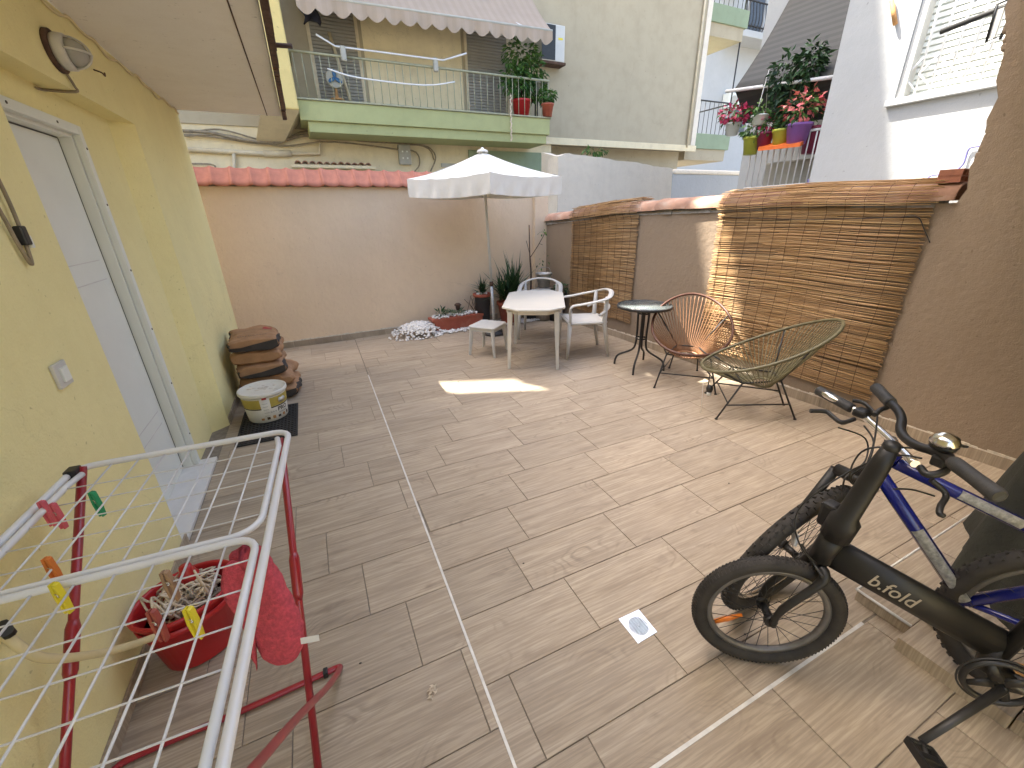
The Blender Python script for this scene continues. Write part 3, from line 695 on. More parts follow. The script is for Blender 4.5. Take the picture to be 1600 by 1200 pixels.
MB().box((-0.30, -1.1, 3.38), (0.30, -0.002, 10)).build('corner_pillar', M['ochre'], ab, bev=0.03)
MB().add([(-.30,-1.1,3.378),(.30,-1.1,3.378),(.30,0,3.378),(-.30,0,3.378),(-.55,-.1,3.0),(-.05,-.1,3.0),(-.05,0.02,3.0),(-.55,0.02,3.0)], [(0,1,5,4),(1,2,6,5),(2,3,7,6),(3,0,4,7),(4,5,6,7)]).build('pillar_corbel', M['creamlow'], ab)
MB().box((1.75, -.012, 3.6), (3.85, -.002, 5.9)).build('wall_panel', M['creamlow'], ab)
# balcony
bal = MB().box((0.30, BF-FY, 3.26), (5.62, -0.002, 3.585)).build('balcony_slab', M['green'], ab, bev=0.012)
MB().box((0.42, BF-FY+.05, 3.08), (5.56, -0.004, 3.2595)).build('balcony_underband', M['green'], bal, bev=0.01)
MB().box((0.28, BF-FY-.03, 3.586), (5.65, BF-FY+.09, 3.615)).build('balcony_lip', M['iron'], bal, bev=0.006)
rail = MB().tube([(0.33, BF-FY+.03, 4.32), (5.6, BF-FY+.03, 4.32)], .022, 8).tube([(0.33, BF-FY+.03, 4.32), (0.33, -.03, 4.32)], .022, 8).tube([(5.6, BF-FY+.03, 4.32), (5.6, -.03, 4.32)], .022, 8).build('railing', M['iron'], ab)
bm_ = MB().tube([(0,0,0), (0,0,.70)], .0075, 6).mesh('baluster'); bm_.materials.append(M['iron'])
for i in range(36): share('baluster', bm_, rail, (0.36+i*0.149, BF-FY+.03, 3.615))
def shutter(x0, x1, z0, z1):
    fr = MB().box((x0-.06, -.03, z0), (x0, -.003, z1+.06)).box((x1, -.03, z0), (x1+.06, -.003, z1+.06)).box((x0, -.03, z1), (x1, -.003, z1+.06)).build('door_frame', M['pipe'], ab)
    mb = MB(); z = z0
    while z < z1-.01: mb.add([(x0,-.006,z),(x1,-.006,z),(x1,-.022,z+.006),(x0,-.022,z+.006),(x0,-.024,z+.05),(x1,-.024,z+.05),(x1,-.006,z+.056),(x0,-.006,z+.056)], [(0,1,2,3),(3,2,5,4),(4,5,6,7)]); z += .058
    mb.build('roller_shutter', M['shutter'], ab)
shutter(0.78, 1.62, 3.6, 5.75); shutter(3.98, 4.95, 3.6, 5.75)
MB().box((3.9, -.02, 2.3), (6.0, .028, 3.0)).build('shopfront_glass', M['greend'], ab)
MB().box((3.2, -.01, 2.62), (6.1, .024, 2.70)).build('shopfront_frame', M['jbox'], ab)
# side balconies at the far corner
for z0, nm in ((6.55, 'upper'), (3.35, 'lower')):
    sb = MB().box((11.2, .35, z0), (13.1, 2.6, z0+.42)).build('side_balcony', M['greend'], ab, bev=.01)
    MB().box((11.25, .4, z0-.32), (13.0, 2.55, z0-.002)).build('balcony_underside', M['cream'], sb)
    MB().tube([(11.3, .42, z0+1.3), (13.02, .42, z0+1.3), (13.02, 2.5, z0+1.3)], .022, 6).build('side_rail', M['bmetal'], sb)
    for i in range(10): MB().tube([(11.32+i*.188, .42, z0+.42), (11.32+i*.188, .42, z0+1.3)], .009, 5).build('side_baluster', M['bmetal'], sb)
    MB().tube([(12.98, .44, z0+.4), (12.98, .44, z0+3.2)], .022, 6).build('side_post', M['bmetal'], sb)
# unseen post and slotted plate, added to cut the sun down to one streak
TW_ = Matrix.Translation((-5, 6.6-FY, 0))
MB().box((-.6, 1.45, -.1), (.4, FY-6.6-.002, 18.5), TW_).build('sun_blocker_post', M['cream'], ab)
MB().prism([(2.42, 8.0), (2.46, 10.45), (3.18, 11.30), (3.22, 10.2), (4.02, 10.35), (4.06, 12.48), (4.8, 13.37), (4.8, 18.5), (0.0, 18.5), (0.0, 8.0)], -1.9, -1.7, TW_ @ RX).build('sun_blocker_plate', M['cream'], ab)
# pipes, junction box, cables on the lower wall
pw = lambda px, py: ony(px, py, FY-.03)
tag(MB().tube([pw(285, 233), pw(412, 240), pw(418, 240)], .045, 8).tube([pw(412, 240), pw(455, 240)], .06, 8).tube([pw(365, 236), pw(367, 300)], .035, 8).build('drain_pipe', M['pipe']), 'cream drain pipe with a thick collar above the red roof tiles', 'pipe')
tag(MB().tube([pw(455, 240), pw(499, 240), pw(501, 212), ony(858, 224, BF+.15)], .035, 8).build('balcony_pipe', M['pipe']), 'thin cream pipe running under the pale green balcony', 'pipe')
jb = thing('junction_box', 'grey junction box on the cream wall under the balcony', 'junction box', pw(632, 242))
MB().cbox((0, 0, 0), (.27, .12, .40)).build('box', M['jbox'], jb, bev=.02)
for i in range(4): MB().cbox((-.05+.1*(i % 2), -.065, .06-.13*(i//2)), (.03, .015, .03)).build('knob', M['pvc'], jb)
lc = [[(285, 205), (330, 208), (380, 219), (430, 222), (470, 212), (500, 214)], [(285, 210), (340, 215), (400, 224), (440, 223), (480, 205), (560, 220), (660, 228), (678, 250)], [(285, 213), (350, 211), (395, 221), (450, 228), (520, 222), (640, 236)],
      [(640, 226), (668, 230), (680, 246), (672, 268)], [(286, 256), (330, 257), (338, 266), (340, 290)], [(620, 232), (650, 238), (655, 258), (640, 275)], [(300, 207), (345, 203), (410, 219), (455, 217)]]
labs = ['thick bundle of dusty cables sagging on the cream wall left of balcony', 'long cable rising from the bundle towards the grey junction box', 'lowest sagging cable of the bundle left of the balcony', 'short cable looping right of the grey junction box', 'thin cable bending down onto the first red roof tiles', 'cable loop hanging from the grey junction box', 'topmost cable of the bundle near the yellow house corner']
for ln, lb in zip(lc, labs): tag(MB().tube(smoothpath([pw(*p)+Vector((0, -.05*random.random(), 0)) for p in ln], 5), .016 if ln is not lc[0] else .03, 6).build('facade_cable', M['cable']), lb, 'cable')
# row of old tile ends on a ledge
lt = thing('stacked_tiles', 'row of old brown barrel tiles lying along the cream wall ledge', 'roof tiles', pw(460, 258)+Vector((0, -.2, 0)))
cm = MB().add([(math.cos(PI*k/6)*(.065-.014*s), yv, math.sin(PI*k/6)*(.065-.014*s)) for yv in (0, .25) for s in (0, 1) for k in range(7)],
     [(k, k+1, 15+k, 14+k) for k in range(6)]+[(7+k+1, 7+k, 21+k, 22+k) for k in range(6)]+[(k, 7+k, 8+k, k+1) for k in range(6)], True).mesh('barrel_tile'); cm.materials.append(M['captile'])
for i in range(11): share('barrel_tile', cm, lt, (.07+i*.138, random.uniform(-.03, .03), random.uniform(-.01, .01)), (0, random.uniform(-.2, .2), 0))
MB().box((-.05, -.05, -.06), (1.6, .2, -.004)).build('ledge', M['creamlow'], lt)
# awning
aw = thing('awning', 'beige balcony awning with scalloped front edge', 'awning', (0.7, 9.55, 5.0))
A0 = Vector((0.7, 9.55, 5.0))
def aw_fn(u, v):
    x = -0.15+4.95*u; y = 1.1*v; z = 0.02+0.10*u+1.05*v-0.05*math.sin(PI*v)
    return (x, y, z+.008*math.sin(u*40))
MB().grid(aw_fn, 40, 6).build('canopy', M['awning'], aw)
def val_fn(u, v):
    sc = abs(math.sin(u*PI*17)); x = -0.15+4.95*u
    return (x, -.02+.03*math.sin(u*60)*v, 0.02+.10*u-v*(.15+.09*sc))
MB().grid(val_fn, 170, 3).build('valance', M['awning'], aw)
MB().tube([(-.15, -.005, .03), (4.8, -.005, .13)], .025, 8).build('front_bar', M['jbox'], aw)
MB().tube([(4.1, 0, .13), (3.55, 1.1, .75)], .016, 6).build('arm', M['whiteiron'], aw)
MB().tube([(.5, 0, .03), (.5, 1.1, .55)], .016, 6).build('arm', M['whiteiron'], aw)
# air conditioner
ac = thing('air_conditioner', 'grey outdoor air conditioner on the facade right of the awning', 'air conditioner', (5.72, FY-.30, 4.88))
MB().box((0, 0, 0), (.62, .28, .70)).build('casing', M['plasticw'], ac, bev=.015)
MB().box((.0, -.012, .02), (.36, -.001, .68)).build('grille', M['bplastic'], ac)
MB().box((.44, -.006, .42), (.56, -.001, .46)).build('badge', M['yellowp'], ac)
MB().box((-.02, .0, -.05), (.66, .29, -.002)).build('bracket', M['rust'], ac)
# things on the balcony
dr = thing('balcony_rack', 'white folding laundry rack clipped over the green balcony railing', 'laundry rack', (1.2, BF, 4.42))
MB().tube([(-.4, -.05, .16), (-.1, -.05, .02), (1.9, -.1, .0), (2.35, -.25, .12)], .016, 6).build('upper_bar', M['whiteiron'], dr)
MB().tube(smoothpath([(-.3, -.12, -.35), (.2, -.28, -.48), (1.4, -.3, -.5), (2.1, -.15, -.35)], 4), .014, 6).build('lower_bar', M['whiteiron'], dr)
for xx in (.02, 1.75): MB().cbox((xx, -.06, -.08), (.10, .09, .24)).build('hinge', M['jbox'], dr, bev=.03)
fan = thing('desk_fan', 'blue and white desk fan behind the balcony railing', 'fan', (1.05, FY-.45, 3.70))
MB().lathe([(.14, 0), (.13, .03), (.03, .05), (.025, .2)], 16).build('stand', M['wood'], fan)
MB().lathe([(.15, -.05), (.165, 0), (.15, .05)], 24, (0, 0, 0), mat=T((0, 0, .36)) @ RX).build('cage', M['jbox'], fan)
for k in range(3): MB().ball((0, 0, 0), .1, 8, 6, (.5, .1, 1)).build('blade', M['fanblue'], fan).matrix_local = T((0, -.075, .36)) @ Matrix.Rotation(k*2.09, 4, 'Y') @ Matrix.Translation((0, 0, .07)) @ Matrix.Scale(.7, 4)
st_ = tag(MB().tube([(1.35, FY-.25, 3.6), (1.12, FY-.1, 4.9)], .03, 6).build('leaning_pole', M['pipe']), 'pale pole leaning on the shutter behind the balcony railing', 'pole')
cl = thing('hung_clothes', 'black garment hanging under the awning end near the yellow pillar', 'clothes', (0.75, BF+.1, 5.35))
MB().grid(lambda u, v: (-.12+.26*u+.05*math.sin(v*9), .04*math.sin(u*7+v*5), -.62*v+.1*math.sin(u*3)*v), 8, 10).build('garment', M['darkcloth'], cl).modifiers.new('thick', 'SOLIDIFY').thickness = .03
# foliage helper: many small bent leaves in clumps
def leaves(name, mat, parent, clumps, n, size, rnd, droop=.3, aspect=.45):
    mb = MB(); vals = []
    for i in range(n):
        c, R = clumps[rnd.randrange(len(clumps))]
        d = Vector((rnd.gauss(0, 1), rnd.gauss(0, 1), rnd.gauss(0, 1))).normalized()
        p = Vector(c)+Vector((d.x*R[0], d.y*R[1], d.z*R[2]))*(rnd.random()**.4)
        ax = (d+Vector((rnd.uniform(-.7, .7), rnd.uniform(-.7, .7), rnd.uniform(-.9, .3)-droop))).normalized()
        sd = ax.cross(Vector((rnd.uniform(-1, 1), rnd.uniform(-1, 1), 1))).normalized(); up = sd.cross(ax)
        L = size*rnd.uniform(.6, 1.3); W = L*aspect
        mb.add([p, p+ax*L*.5+sd*W*.5+up*L*.08, p+ax*L+up*(-L*.12), p+ax*L*.5-sd*W*.5+up*L*.08], [(0, 1, 2), (0, 2, 3)])
        v = min(1, max(0, rnd.gauss(.45, .25)+d.z*.2)); vals += [v, v]
    o = stuff(mb.build(name, mat, parent, recalc=False)); set_rnd(o, vals); return o
def pot(parent, r, h, mat, name='pot', z=0.0, soil=True):
    p = MB().lathe([(r*.72, z), (r*.98, z+h*.86), (r*1.08, z+h*.87), (r*1.08, z+h), (r*.97, z+h), (r*.93, z+h*.9)], 20).build(name, mat, parent)
    if soil: MB().lathe([(r*.93, z+h*.88), (1e-6, z+h*.9)], 16).build('soil', M['soil'], parent)
    return p
R1 = random.Random(5)
bp = thing('balcony_plant', 'large bushy green plant in red pot at the right end of balcony', 'potted plant', (5.02, BF+.28, 3.62))
pot(bp, .22, .34, M['bucketred'])
leaves('foliage', M['leafg'], bp, [((0, 0, 1.15), (.42, .25, .35)), ((-.15, -.05, .7), (.36, .25, .3)), ((.3, 0, .9), (.3, .22, .35)), ((.1, .05, .5), (.3, .2, .2))], 1100, .13, R1)
MB().tube([(0, 0, .3), (.02, 0, .8)], .02, 6).build('stem', M['bark'], bp)
bp2 = thing('balcony_plant', 'small green plant in terracotta pot at the very end of the balcony', 'potted plant', (5.56, BF+.02, 3.62))
pot(bp2, .14, .26, M['terra']); leaves('foliage', M['leafg'], bp2, [((0, 0, .42), (.2, .16, .14))], 220, .1, R1)
bp3 = thing('balcony_plant', 'trailing light green plant in grey pot beside the air conditioner', 'potted plant', (5.42, BF+.3, 4.1))
pot(bp3, .13, .24, M['jbox']); leaves('foliage', M['leafg'], bp3, [((.06, 0, .28), (.2, .16, .2)), ((.12, -.05, .02), (.1, .1, .2))], 200, .11, R1)
MB().tube([(0, 0, -.49), (0, 0, 0)], .04, 8).build('pot_stand', M['bmetal'], bp3)
bg_ = thing('bead_string', 'string of small pale pods hanging below the balcony plant', 'hanging string', ony(798, 150, BF-.06))
mb = MB()
for i in range(22): mb.ball((.012*math.sin(i*2), 0, -.04*i), .021, 6, 4, (1, 1, 1.4))
mb.build('pods', M['mop'], bg_)

# ================================================================== NEIGHBOUR WALLS BEYOND THE SIDE WALL
nw = thing('neighbour_wall', 'old white rendered wall with weathered sloping top behind the umbrella', 'wall', (4.0, 7.2, 0))
def npx(px, py, y): p = ony(px, py, y); return (p.x-4.0, p.z)
rn = random.Random(2); tops = [npx(872+179*k/30, 243-5*math.sin(min(1, k/4)*PI/2)+26*(k/30)**1.15+rn.uniform(-1.2, 1.2), 7.2) for k in range(31)]
poly = [npx(872, 345, 7.2)]+tops+[npx(1052, 345, 7.2)]
poly[0] = (poly[0][0], -.1); poly[-1] = (poly[-1][0], -.1)
MB().prism(poly, -.35, 0, RX).build('wall_body', M['oldwhite'], nw)
e0 = ony(872, 245, 7.2); e1 = ony(846, 238, 8.6)
MB().add([(e0.x-4, 0, -.1), (e1.x-4, 1.4, -.1), (e1.x-4, 1.4, e1.z), (e0.x-4, 0, e0.z), (e0.x-3.7, .2, -.1), (e1.x-3.7, 1.5, -.1), (e1.x-3.7, 1.5, e1.z), (e0.x-3.7, .2, e0.z)],
   [(0,1,2,3), (7,6,5,4), (3,2,6,7), (1,5,6,2), (0,3,7,4)]).build('return_wall', M['oldwhite'], nw)
gw = thing('grey_wall', 'low grey rendered wall with whitened top beside the white rendered wall', 'wall', (7, 7.9, 0))
a = ony(1052, 272, 7.9); b = ony(1178, 272, 7.9)
MB().box((a.x-7, 0, -.1), (b.x-7+.3, .25, a.z)).build('wall_body', M['grey'], gw)
MB().box((a.x-7, -.02, a.z+.002), (b.x-7+.3, .27, a.z+.1)).build('wall_cap', M['oldwhite'], gw, bev=.03)
R2 = random.Random(9)
wp = thing('weed_tuft', 'few weeds growing on top of the white rendered wall', 'weed', ony(930, 240, 7.35))
leaves('foliage', M['leafg'], wp, [((0, 0, .04), (.3, .06, .05))], 70, .09, R2)

# ================================================================== WHITE BUILDING AT THE RIGHT
WX = 5.6
wb_ = thing('white_building', 'bright white rendered building with barred window above the side wall', 'building', (WX, 2.5, 0))
y0w, y1w, wz0, wz1 = 1.35, 2.84, 2.57, 4.0     # window opening
mb = MB()
def wq(*pts): mb.add([(p[0]-WX, p[1]-2.5, p[2]) for p in pts], [tuple(range(len(pts)))])
yA, yB, zt_ = -6.0, 3.50, 4.6
wq((WX,yB,-.1),(WX,yA,-.1),(WX,yA,wz0),(WX,yB,wz0)); wq((WX,yB,wz1),(WX,yA,wz1),(WX,yA,zt_),(WX,yB,zt_))
wq((WX,yB,wz0),(WX,y1w,wz0),(WX,y1w,wz1),(WX,yB,wz1)); wq((WX,y0w,wz0),(WX,yA,wz0),(WX,yA,wz1),(WX,y0w,wz1))
dx = .16
for s in ((y0w, y1w),):
    wq((WX,y0w,wz0),(WX,y0w,wz1),(WX+dx,y0w,wz1),(WX+dx,y0w,wz0)); wq((WX,y1w,wz1),(WX,y1w,wz0),(WX+dx,y1w,wz0),(WX+dx,y1w,wz1))
    wq((WX,y0w,wz1),(WX,y1w,wz1),(WX+dx,y1w,wz1),(WX+dx,y0w,wz1)); wq((WX,y1w,wz0),(WX,y0w,wz0),(WX+dx,y0w,wz0),(WX+dx,y1w,wz0))
wq((WX,yB,-.1),(WX,yB,zt_),(WX+7,yB,zt_),(WX+7,yB,-.1)); wq((WX,yB,zt_),(WX,yA,zt_),(WX+7,yA,zt_),(WX+7,yB,zt_))
mb.build('wall', M['white'], wb_, recalc=False)
MB().box((-.05, y0w-2.5-.03, wz0-.06), (.0-.002, y1w-2.5+.05, wz0)).build('window_sill', M['white'], wb_, bev=.006)
mb = MB(); z = wz0
while z < wz1: mb.add([(dx-.01, y0w-2.5, z), (dx-.01, y1w-2.5, z), (dx-.035, y1w-2.5, z+.01), (dx-.035, y0w-2.5, z+.01), (dx-.03, y1w-2.5, z+.048), (dx-.03, y0w-2.5, z+.048), (dx-.008, y1w-2.5, z+.05), (dx-.008, y0w-2.5, z+.05)], [(0,1,2,3), (3,2,4,5), (5,4,6,7)]); z += .052
mb.build('louvre_shutter', M['pvc'], wb_)
MB().box((.02, y1w-2.5-.06, wz0), (.14, y1w-2.5-.004, wz1)).build('window_jamb', M['plasticw'], wb_)
mb2 = MB()
for k in range(13): mb2.tube([(.06, y0w-2.5+.06+k*.118, wz0), (.06, y0w-2.5+.06+k*.118, wz1)], .010, 6)
gr = mb2.build('window_grille', M['whiteiron'], wb_)
for k in range(12):
    for row in range(3):
        yb_ = y0w-2.5+.06+k*.118; zb_ = wz0+.06+row*.42
        if row == 1: continue
        MB().tube([(.05, yb_, zb_), (.05, yb_+.118, zb_+.13)], .008, 5).tube([(.05, yb_+.118, zb_+.13), (.05, yb_, zb_+.26)], .008, 5).build('lattice_bar', M['whiteiron'], gr)
tag(MB().tube([(WX-.35, 2.45, 2.96), (WX-.35, 1.4, 3.08)], .022, 6).build('line_pole', M['bmetal']), 'dark horizontal pole in front of the barred window', 'pole')
fl = thing('bracket_frame', 'small dark metal frame hanging on the pole before the barred window', 'bracket', (WX-.37, 2.02, 2.93))
mb = MB().tube([(0, .10, .10), (0, .09, -.14), (0, -.08, -.10), (0, -.10, .14)], .012, 5, closed=True).tube([(.08, .02, .1), (.08, .04, -.13)], .012, 5); mb.build('frame', M['bmetal'], fl)
MB().box((.0, .05, -.12), (.02, .10, .09)).build('plate', M['jbox'], fl)
tag(MB().tube(smoothpath([onx(*p_, WX-.02) for p_ in ((1403, 297), (1412, 302), (1432, 299), (1446, 290), (1452, 276), (1470, 272), (1490, 268), (1505, 256), (1513, 234), (1525, 229), (1560, 225))], 5), .008, 6).build('wall_cable', M['violetcable']), 'violet cable curving across the sunlit white wall', 'cable')
tag(MB().tube(smoothpath([onx(*p_, WX-.02) for p_ in ((1263, 280), (1263, 292), (1270, 299), (1280, 297), (1282, 306))], 5), .008, 6).build('wall_cable', M['violetcable']), 'short violet cable hook at the foot of the white wall edge', 'cable')
tag(MB().tube([onx(1393, 0, WX-.03), onx(1399, 38, WX-.03)], .02, 6).build('wall_pipe', M['wood']), 'short brown pipe left of the barred window', 'pipe')
lg = thing('metal_gutter', 'grey metal gutter ledge just above the side wall cap', 'gutter', (5.2, 3.2, 0))
MB().box((-.15, -2.6, 1.2), (.12, 1.15, 1.675)).build('ledge', M['galv'], lg, bev=.02)
for yy in (-.9, -.2, .75): MB().lathe([(.03, 1.675), (.03, 1.73), (.015, 1.75)], 8, (-.05, yy, 0)).build('bolt', M['jbox'], lg)

# ---- flower balcony behind the white building's edge
fb = thing('flower_balcony', 'neighbour balcony with white railing left of the white building', 'balcony', (6.0, 4.2, 0))
MB().box((-.05, -.75, 1.62), (2.2, .75, 1.80)).build('balcony_slab', M['white'], fb, bev=.01)
MB().tube([(0, -.7, 2.47), (0, .48, 2.50)], .016, 6).tube([(0, -.7, 1.87), (0, .48, 1.86)], .014, 6).build('railing', M['whiteiron'], fb)
bm2 = MB().tube([(0,0,0), (0,0,.62)], .009, 6).mesh('baluster'); bm2.materials.append(M['whiteiron'])
for i in range(14): share('baluster', bm2, fb, (0, -.68+i*.088, 1.86))
MB().box((2.0, -1.2, 1.0), (2.2, 2.2, 5.5)).build('back_wall', M['white'], fb)
MB().box((.4, -.7, 1.81), (.9, .5, 2.2)).build('cabinet', M['jbox'], fb, bev=.02)
sh = thing('sunshade', 'large dark grey striped sunshade over the flower balcony', 'sunshade', (6.0, 4.5, 3.0))
bl, br, tl, tr = onx(1148, 140, 6.0), onx(1310, 120, 6.0), onx(1236, -4, 8.0), onx(1330, -4, 8.0)
S0 = Vector((6.0, 4.5, 3.0))
def sh_fn(u, v):
    p = (bl*(1-u)+br*u)*(1-v)+(tl*(1-u)+tr*u+Vector((0, -.6, .25))*u)*v; return tuple(p-S0+Vector((0, 0, -.06*math.sin(PI*v))))
sho = MB().grid(sh_fn, 12, 12).build('sheet', M['shade'], sh); sho.modifiers.new('thick', 'SOLIDIFY').thickness = .01
MB().grid(lambda u, v: tuple((bl*(1-u)+br*u)-S0+Vector((.35*v, 0, -.40*v))), 10, 4).build('valance', M['shade'], sh)
MB().tube([bl-S0+Vector((-.03, .12, 0)), br-S0+Vector((-.03, 0, 0))], .022, 8).build('front_bar', M['whiteiron'], sh)
def flower_pot(label, px, py, X, r, h, mat, fmat, R, nl, fl_n, fs=.05):
    base = onx(px, py, X); t = thing('flower_pot', label, 'flower pot', base, 0, 'flower pots on the neighbour balcony')
    pot(t, r, h, mat)
    if nl: leaves('foliage', M['leafg'], t, [((0, 0, h+R[2]*.7), R)], nl, .09, R2)
    if fl_n: leaves('blossom', fmat, t, [((0, 0, h+R[2]), (R[0]*1.1, R[1]*1.1, R[2]*.9))], fl_n, fs, R2, 0, .9)
    return t
flower_pot('white pot of dark red flowers at the left end of flower balcony', 1143, 212, 5.95, .10, .16, M['pvc'], M['flowerr'], (.24, .16, .12), 60, 110, .07)
flower_pot('lime pot with white blossom on the left of flower balcony rail', 1171, 242, 5.88, .11, .22, M['lime'], M['leafs'], (.14, .12, .1), 60, 40)
flower_pot('maroon pot with red flowers between the two lime pots', 1192, 233, 5.90, .10, .2, M['maroon'], M['flowerr'], (.13, .12, .12), 60, 60)
flower_pot('lime pot holding the tall green shrub on flower balcony', 1217, 232, 5.9, .11, .22, M['lime'], M['leafs'], (.06, .06, .05), 30, 0)
flower_pot('purple pot of pink flowers on flower balcony', 1243, 226, 5.9, .14, .23, M['purple'], M['flower'], (.24, .18, .2), 110, 110, .07)
flower_pot('maroon pot behind the railing next to the white building edge', 1267, 240, 6.15, .15, .3, M['maroon'], M['flower'], (.1, .1, .05), 20, 0)
hp = flower_pot('white hanging pot with trailing plant under the sunshade bar', 1186, 196, 5.85, .11, .12, M['pvc'], M['flower'], (.16, .14, .08), 70, 0)
MB().tube([(-.09, 0, .12), (0, 0, .62), (.09, 0, .12)], .005, 4).build('hanger', M['whiteiron'], hp)
tsb = thing('tall_shrub', 'tall dark green shrub rising before the grey sunshade', 'shrub', onx(1222, 215, 6.0))
leaves('foliage', M['leafd'], tsb, [((0, -.05, .45), (.17, .2, .3)), ((-.05, .12, .7), (.15, .14, .28)), ((.05, -.16, .75), (.15, .14, .28)), ((0, .0, .2), (.1, .12, .2))], 900, .10, R2)
MB().tube([(0, 0, -.05), (0, 0, .8)], .012, 5).build('stem', M['bark'], tsb)
ot = tag(MB().add([onx(1184, 236, 5.78), onx(1250, 229, 5.78), onx(1257, 224, 5.95), onx(1190, 230, 5.95)]+[p_+Vector((0, 0, .04)) for p_ in (onx(1184, 236, 5.78), onx(1250, 229, 5.78), onx(1257, 224, 5.95), onx(1190, 230, 5.95))], [(0,1,2,3), (7,6,5,4), (0,4,5,1), (1,5,6,2), (2,6,7,3), (3,7,4,0)]).build('plant_tray', M['brightorange']), 'orange plastic plant tray fixed to the white balcony railing', 'tray')
# ---- far white building
fw = thing('far_building', 'distant white building with black balcony railing', 'building', (17, 17.0, 0))
MB().box((-6, 0, -.1), (14, 4, 16)).build('wall', M['white'], fw)
fs = MB().box((1.6, -1.0, 8.5), (7.0, -.002, 8.75)).build('balcony_slab', M['white'], fw, bev=.02)
MB().tube([(1.7, -.95, 9.75), (6.9, -.95, 9.75)], .03, 6).tube([(1.7, -.95, 8.9), (6.9, -.95, 8.9)], .03, 6).build('railing', M['bmetal'], fw)
for i in range(26): MB().tube(smoothpath([(1.75+i*.2, -.95, 8.75), (1.75+i*.2, -1.05, 9.1), (1.75+i*.2, -.95, 9.75)], 3), .02, 5).build('baluster', M['bmetal'], fw)
for xx, zz in ((1.2, 10.2), (2.2, 6.0)):
    f_ = thing('air_conditioner', 'white air conditioner high on the distant white building' if zz > 8 else 'white air conditioner low on the distant white building', 'air conditioner', (17+xx, 17-.4, zz))
    MB().box((0, 0, 0), (.9, .38, .6)).build('casing', M['pvc'], f_, bev=.02); MB().lathe([(.2, 0), (.2, .01)], 16, mat=T((.35, -.002, .3)) @ RX).build('fan_grille', M['jbox'], f_)
for i, (xx, zz) in enumerate(((-3.5, 8.2), (-3.5, 5.0), (3.0, 9.0), (3.0, 5.0))):
    wn = MB().box((xx, -.03, zz), (xx+1.1, -.002, zz+1.5)).build('window', M['shutter'], fw)
    MB().box((xx+.1, -.04, zz+.1), (xx+1.0, -.031, zz+1.4)).build('pane', M['window'], wn)

# ================================================================== LAUNDRY RACK
RZ = 0.90
lr = thing('laundry_rack', 'white and red metal laundry rack standing by the yellow wall', 'laundry rack', (-0.472, 1.533, 0), math.radians(-3.2))
def rrect(x0, x1, y0, y1, r, z, n=5):
    out = []
    for cx, cy, a0 in ((x1-r, y1-r, 0), (x0+r, y1-r, PI/2), (x0+r, y0+r, PI), (x1-r, y0+r, 1.5*PI)):
        for k in range(n+1):
            a = a0+PI/2*k/n; out.append((cx+math.cos(a)*r, cy+math.sin(a)*r, z))
    return out
outer = MB().tube(rrect(-.296, .296, -1.17, 0, .05, RZ), .0098, 10, closed=True).build('outer_frame', M['enamel'], lr)
def panel(ya, yb, near_round, nw, z):
    if near_round:   # far panel: straight far tips, rounded near corners
        pts = [(-.262, ya, z)]+[(-.272, ya-.06, z)]+rrect(-.272, .272, yb, ya+.2, .06, z)[12:24]+[(.272, ya-.06, z), (.262, ya, z)]
    else:
        rr_ = rrect(-.272, .272, yb-.2, ya, .05, z); pts = [(.272, yb, z)]+rr_[:12]+[(-.272, yb, z)]
    po = MB().tube(pts, .0085, 10).build('wing_panel', M['enamel'], lr)
    for k in range(nw):
        y = ya-(ya-yb)*(k+.9)/(nw+.7); pts = [(-.27+.54*i/8, y, z-.004*math.sin(PI*i/8)) for i in range(9)]
        MB().tube(pts, 0.0019, 5).build('wire', M['wire'], po)
    for k in range(7):
        x = -.205+k*.0685; MB().tube([(x, ya+(.045 if near_round else 0), z-.002), (x, yb, z-.002)], .0025, 5).build('wire', M['enamel'], po)
    return po
panel(-.045, -.535, True, 5, RZ-.002); panel(-.553, -1.13, False, 6, RZ-.002)
MB().cbox((-.288, -.03, RZ), (.03, .04, .03)).build('corner_joint', M['bplastic'], lr, bev=.004)
# leg frame one: from the far corners towards the viewer
def leg(p, q_, name='leg'):
    p, q_ = Vector(p), Vector(q_); mid = p.lerp(q_, .44)
    o = MB().tube([p, q_], .0115, 10).build(name, M['redpaint'], lr)
    d = (q_-p).normalized()
    MB().tube([mid-d*.075, mid-d*.055, mid+d*.055, mid+d*.075], [.0118, .0165, .0165, .0118], 10).build('sleeve', M['redpaint'], o)
    return o
leg((-.272, -.012, RZ+.006), (-.33, -.72, .01)); leg((.268, -.03, RZ-.01), (.245, -.60, .01))
bar2 = MB().tube(smoothpath([(-.30, -1.12, RZ-.02), (-.345, -.55, .30), (-.365, -.40, .06), (-.352, -.345, .013), (-.30, -.325, .012), (0, -.305, .012), (.25, -.28, .012), (.305, -.275, .013), (.312, -.30, .03), (.30, -.45, .17), (.275, -.72, .46), (.255, -1.12, RZ-.02)], 4), .0105, 10).build('base_frame', M['redpaint'], lr)
MB().cbox((.262, -.281, .015), (.016, .026, .028)).build('foot_clip', M['bplastic'], lr, bev=.003)
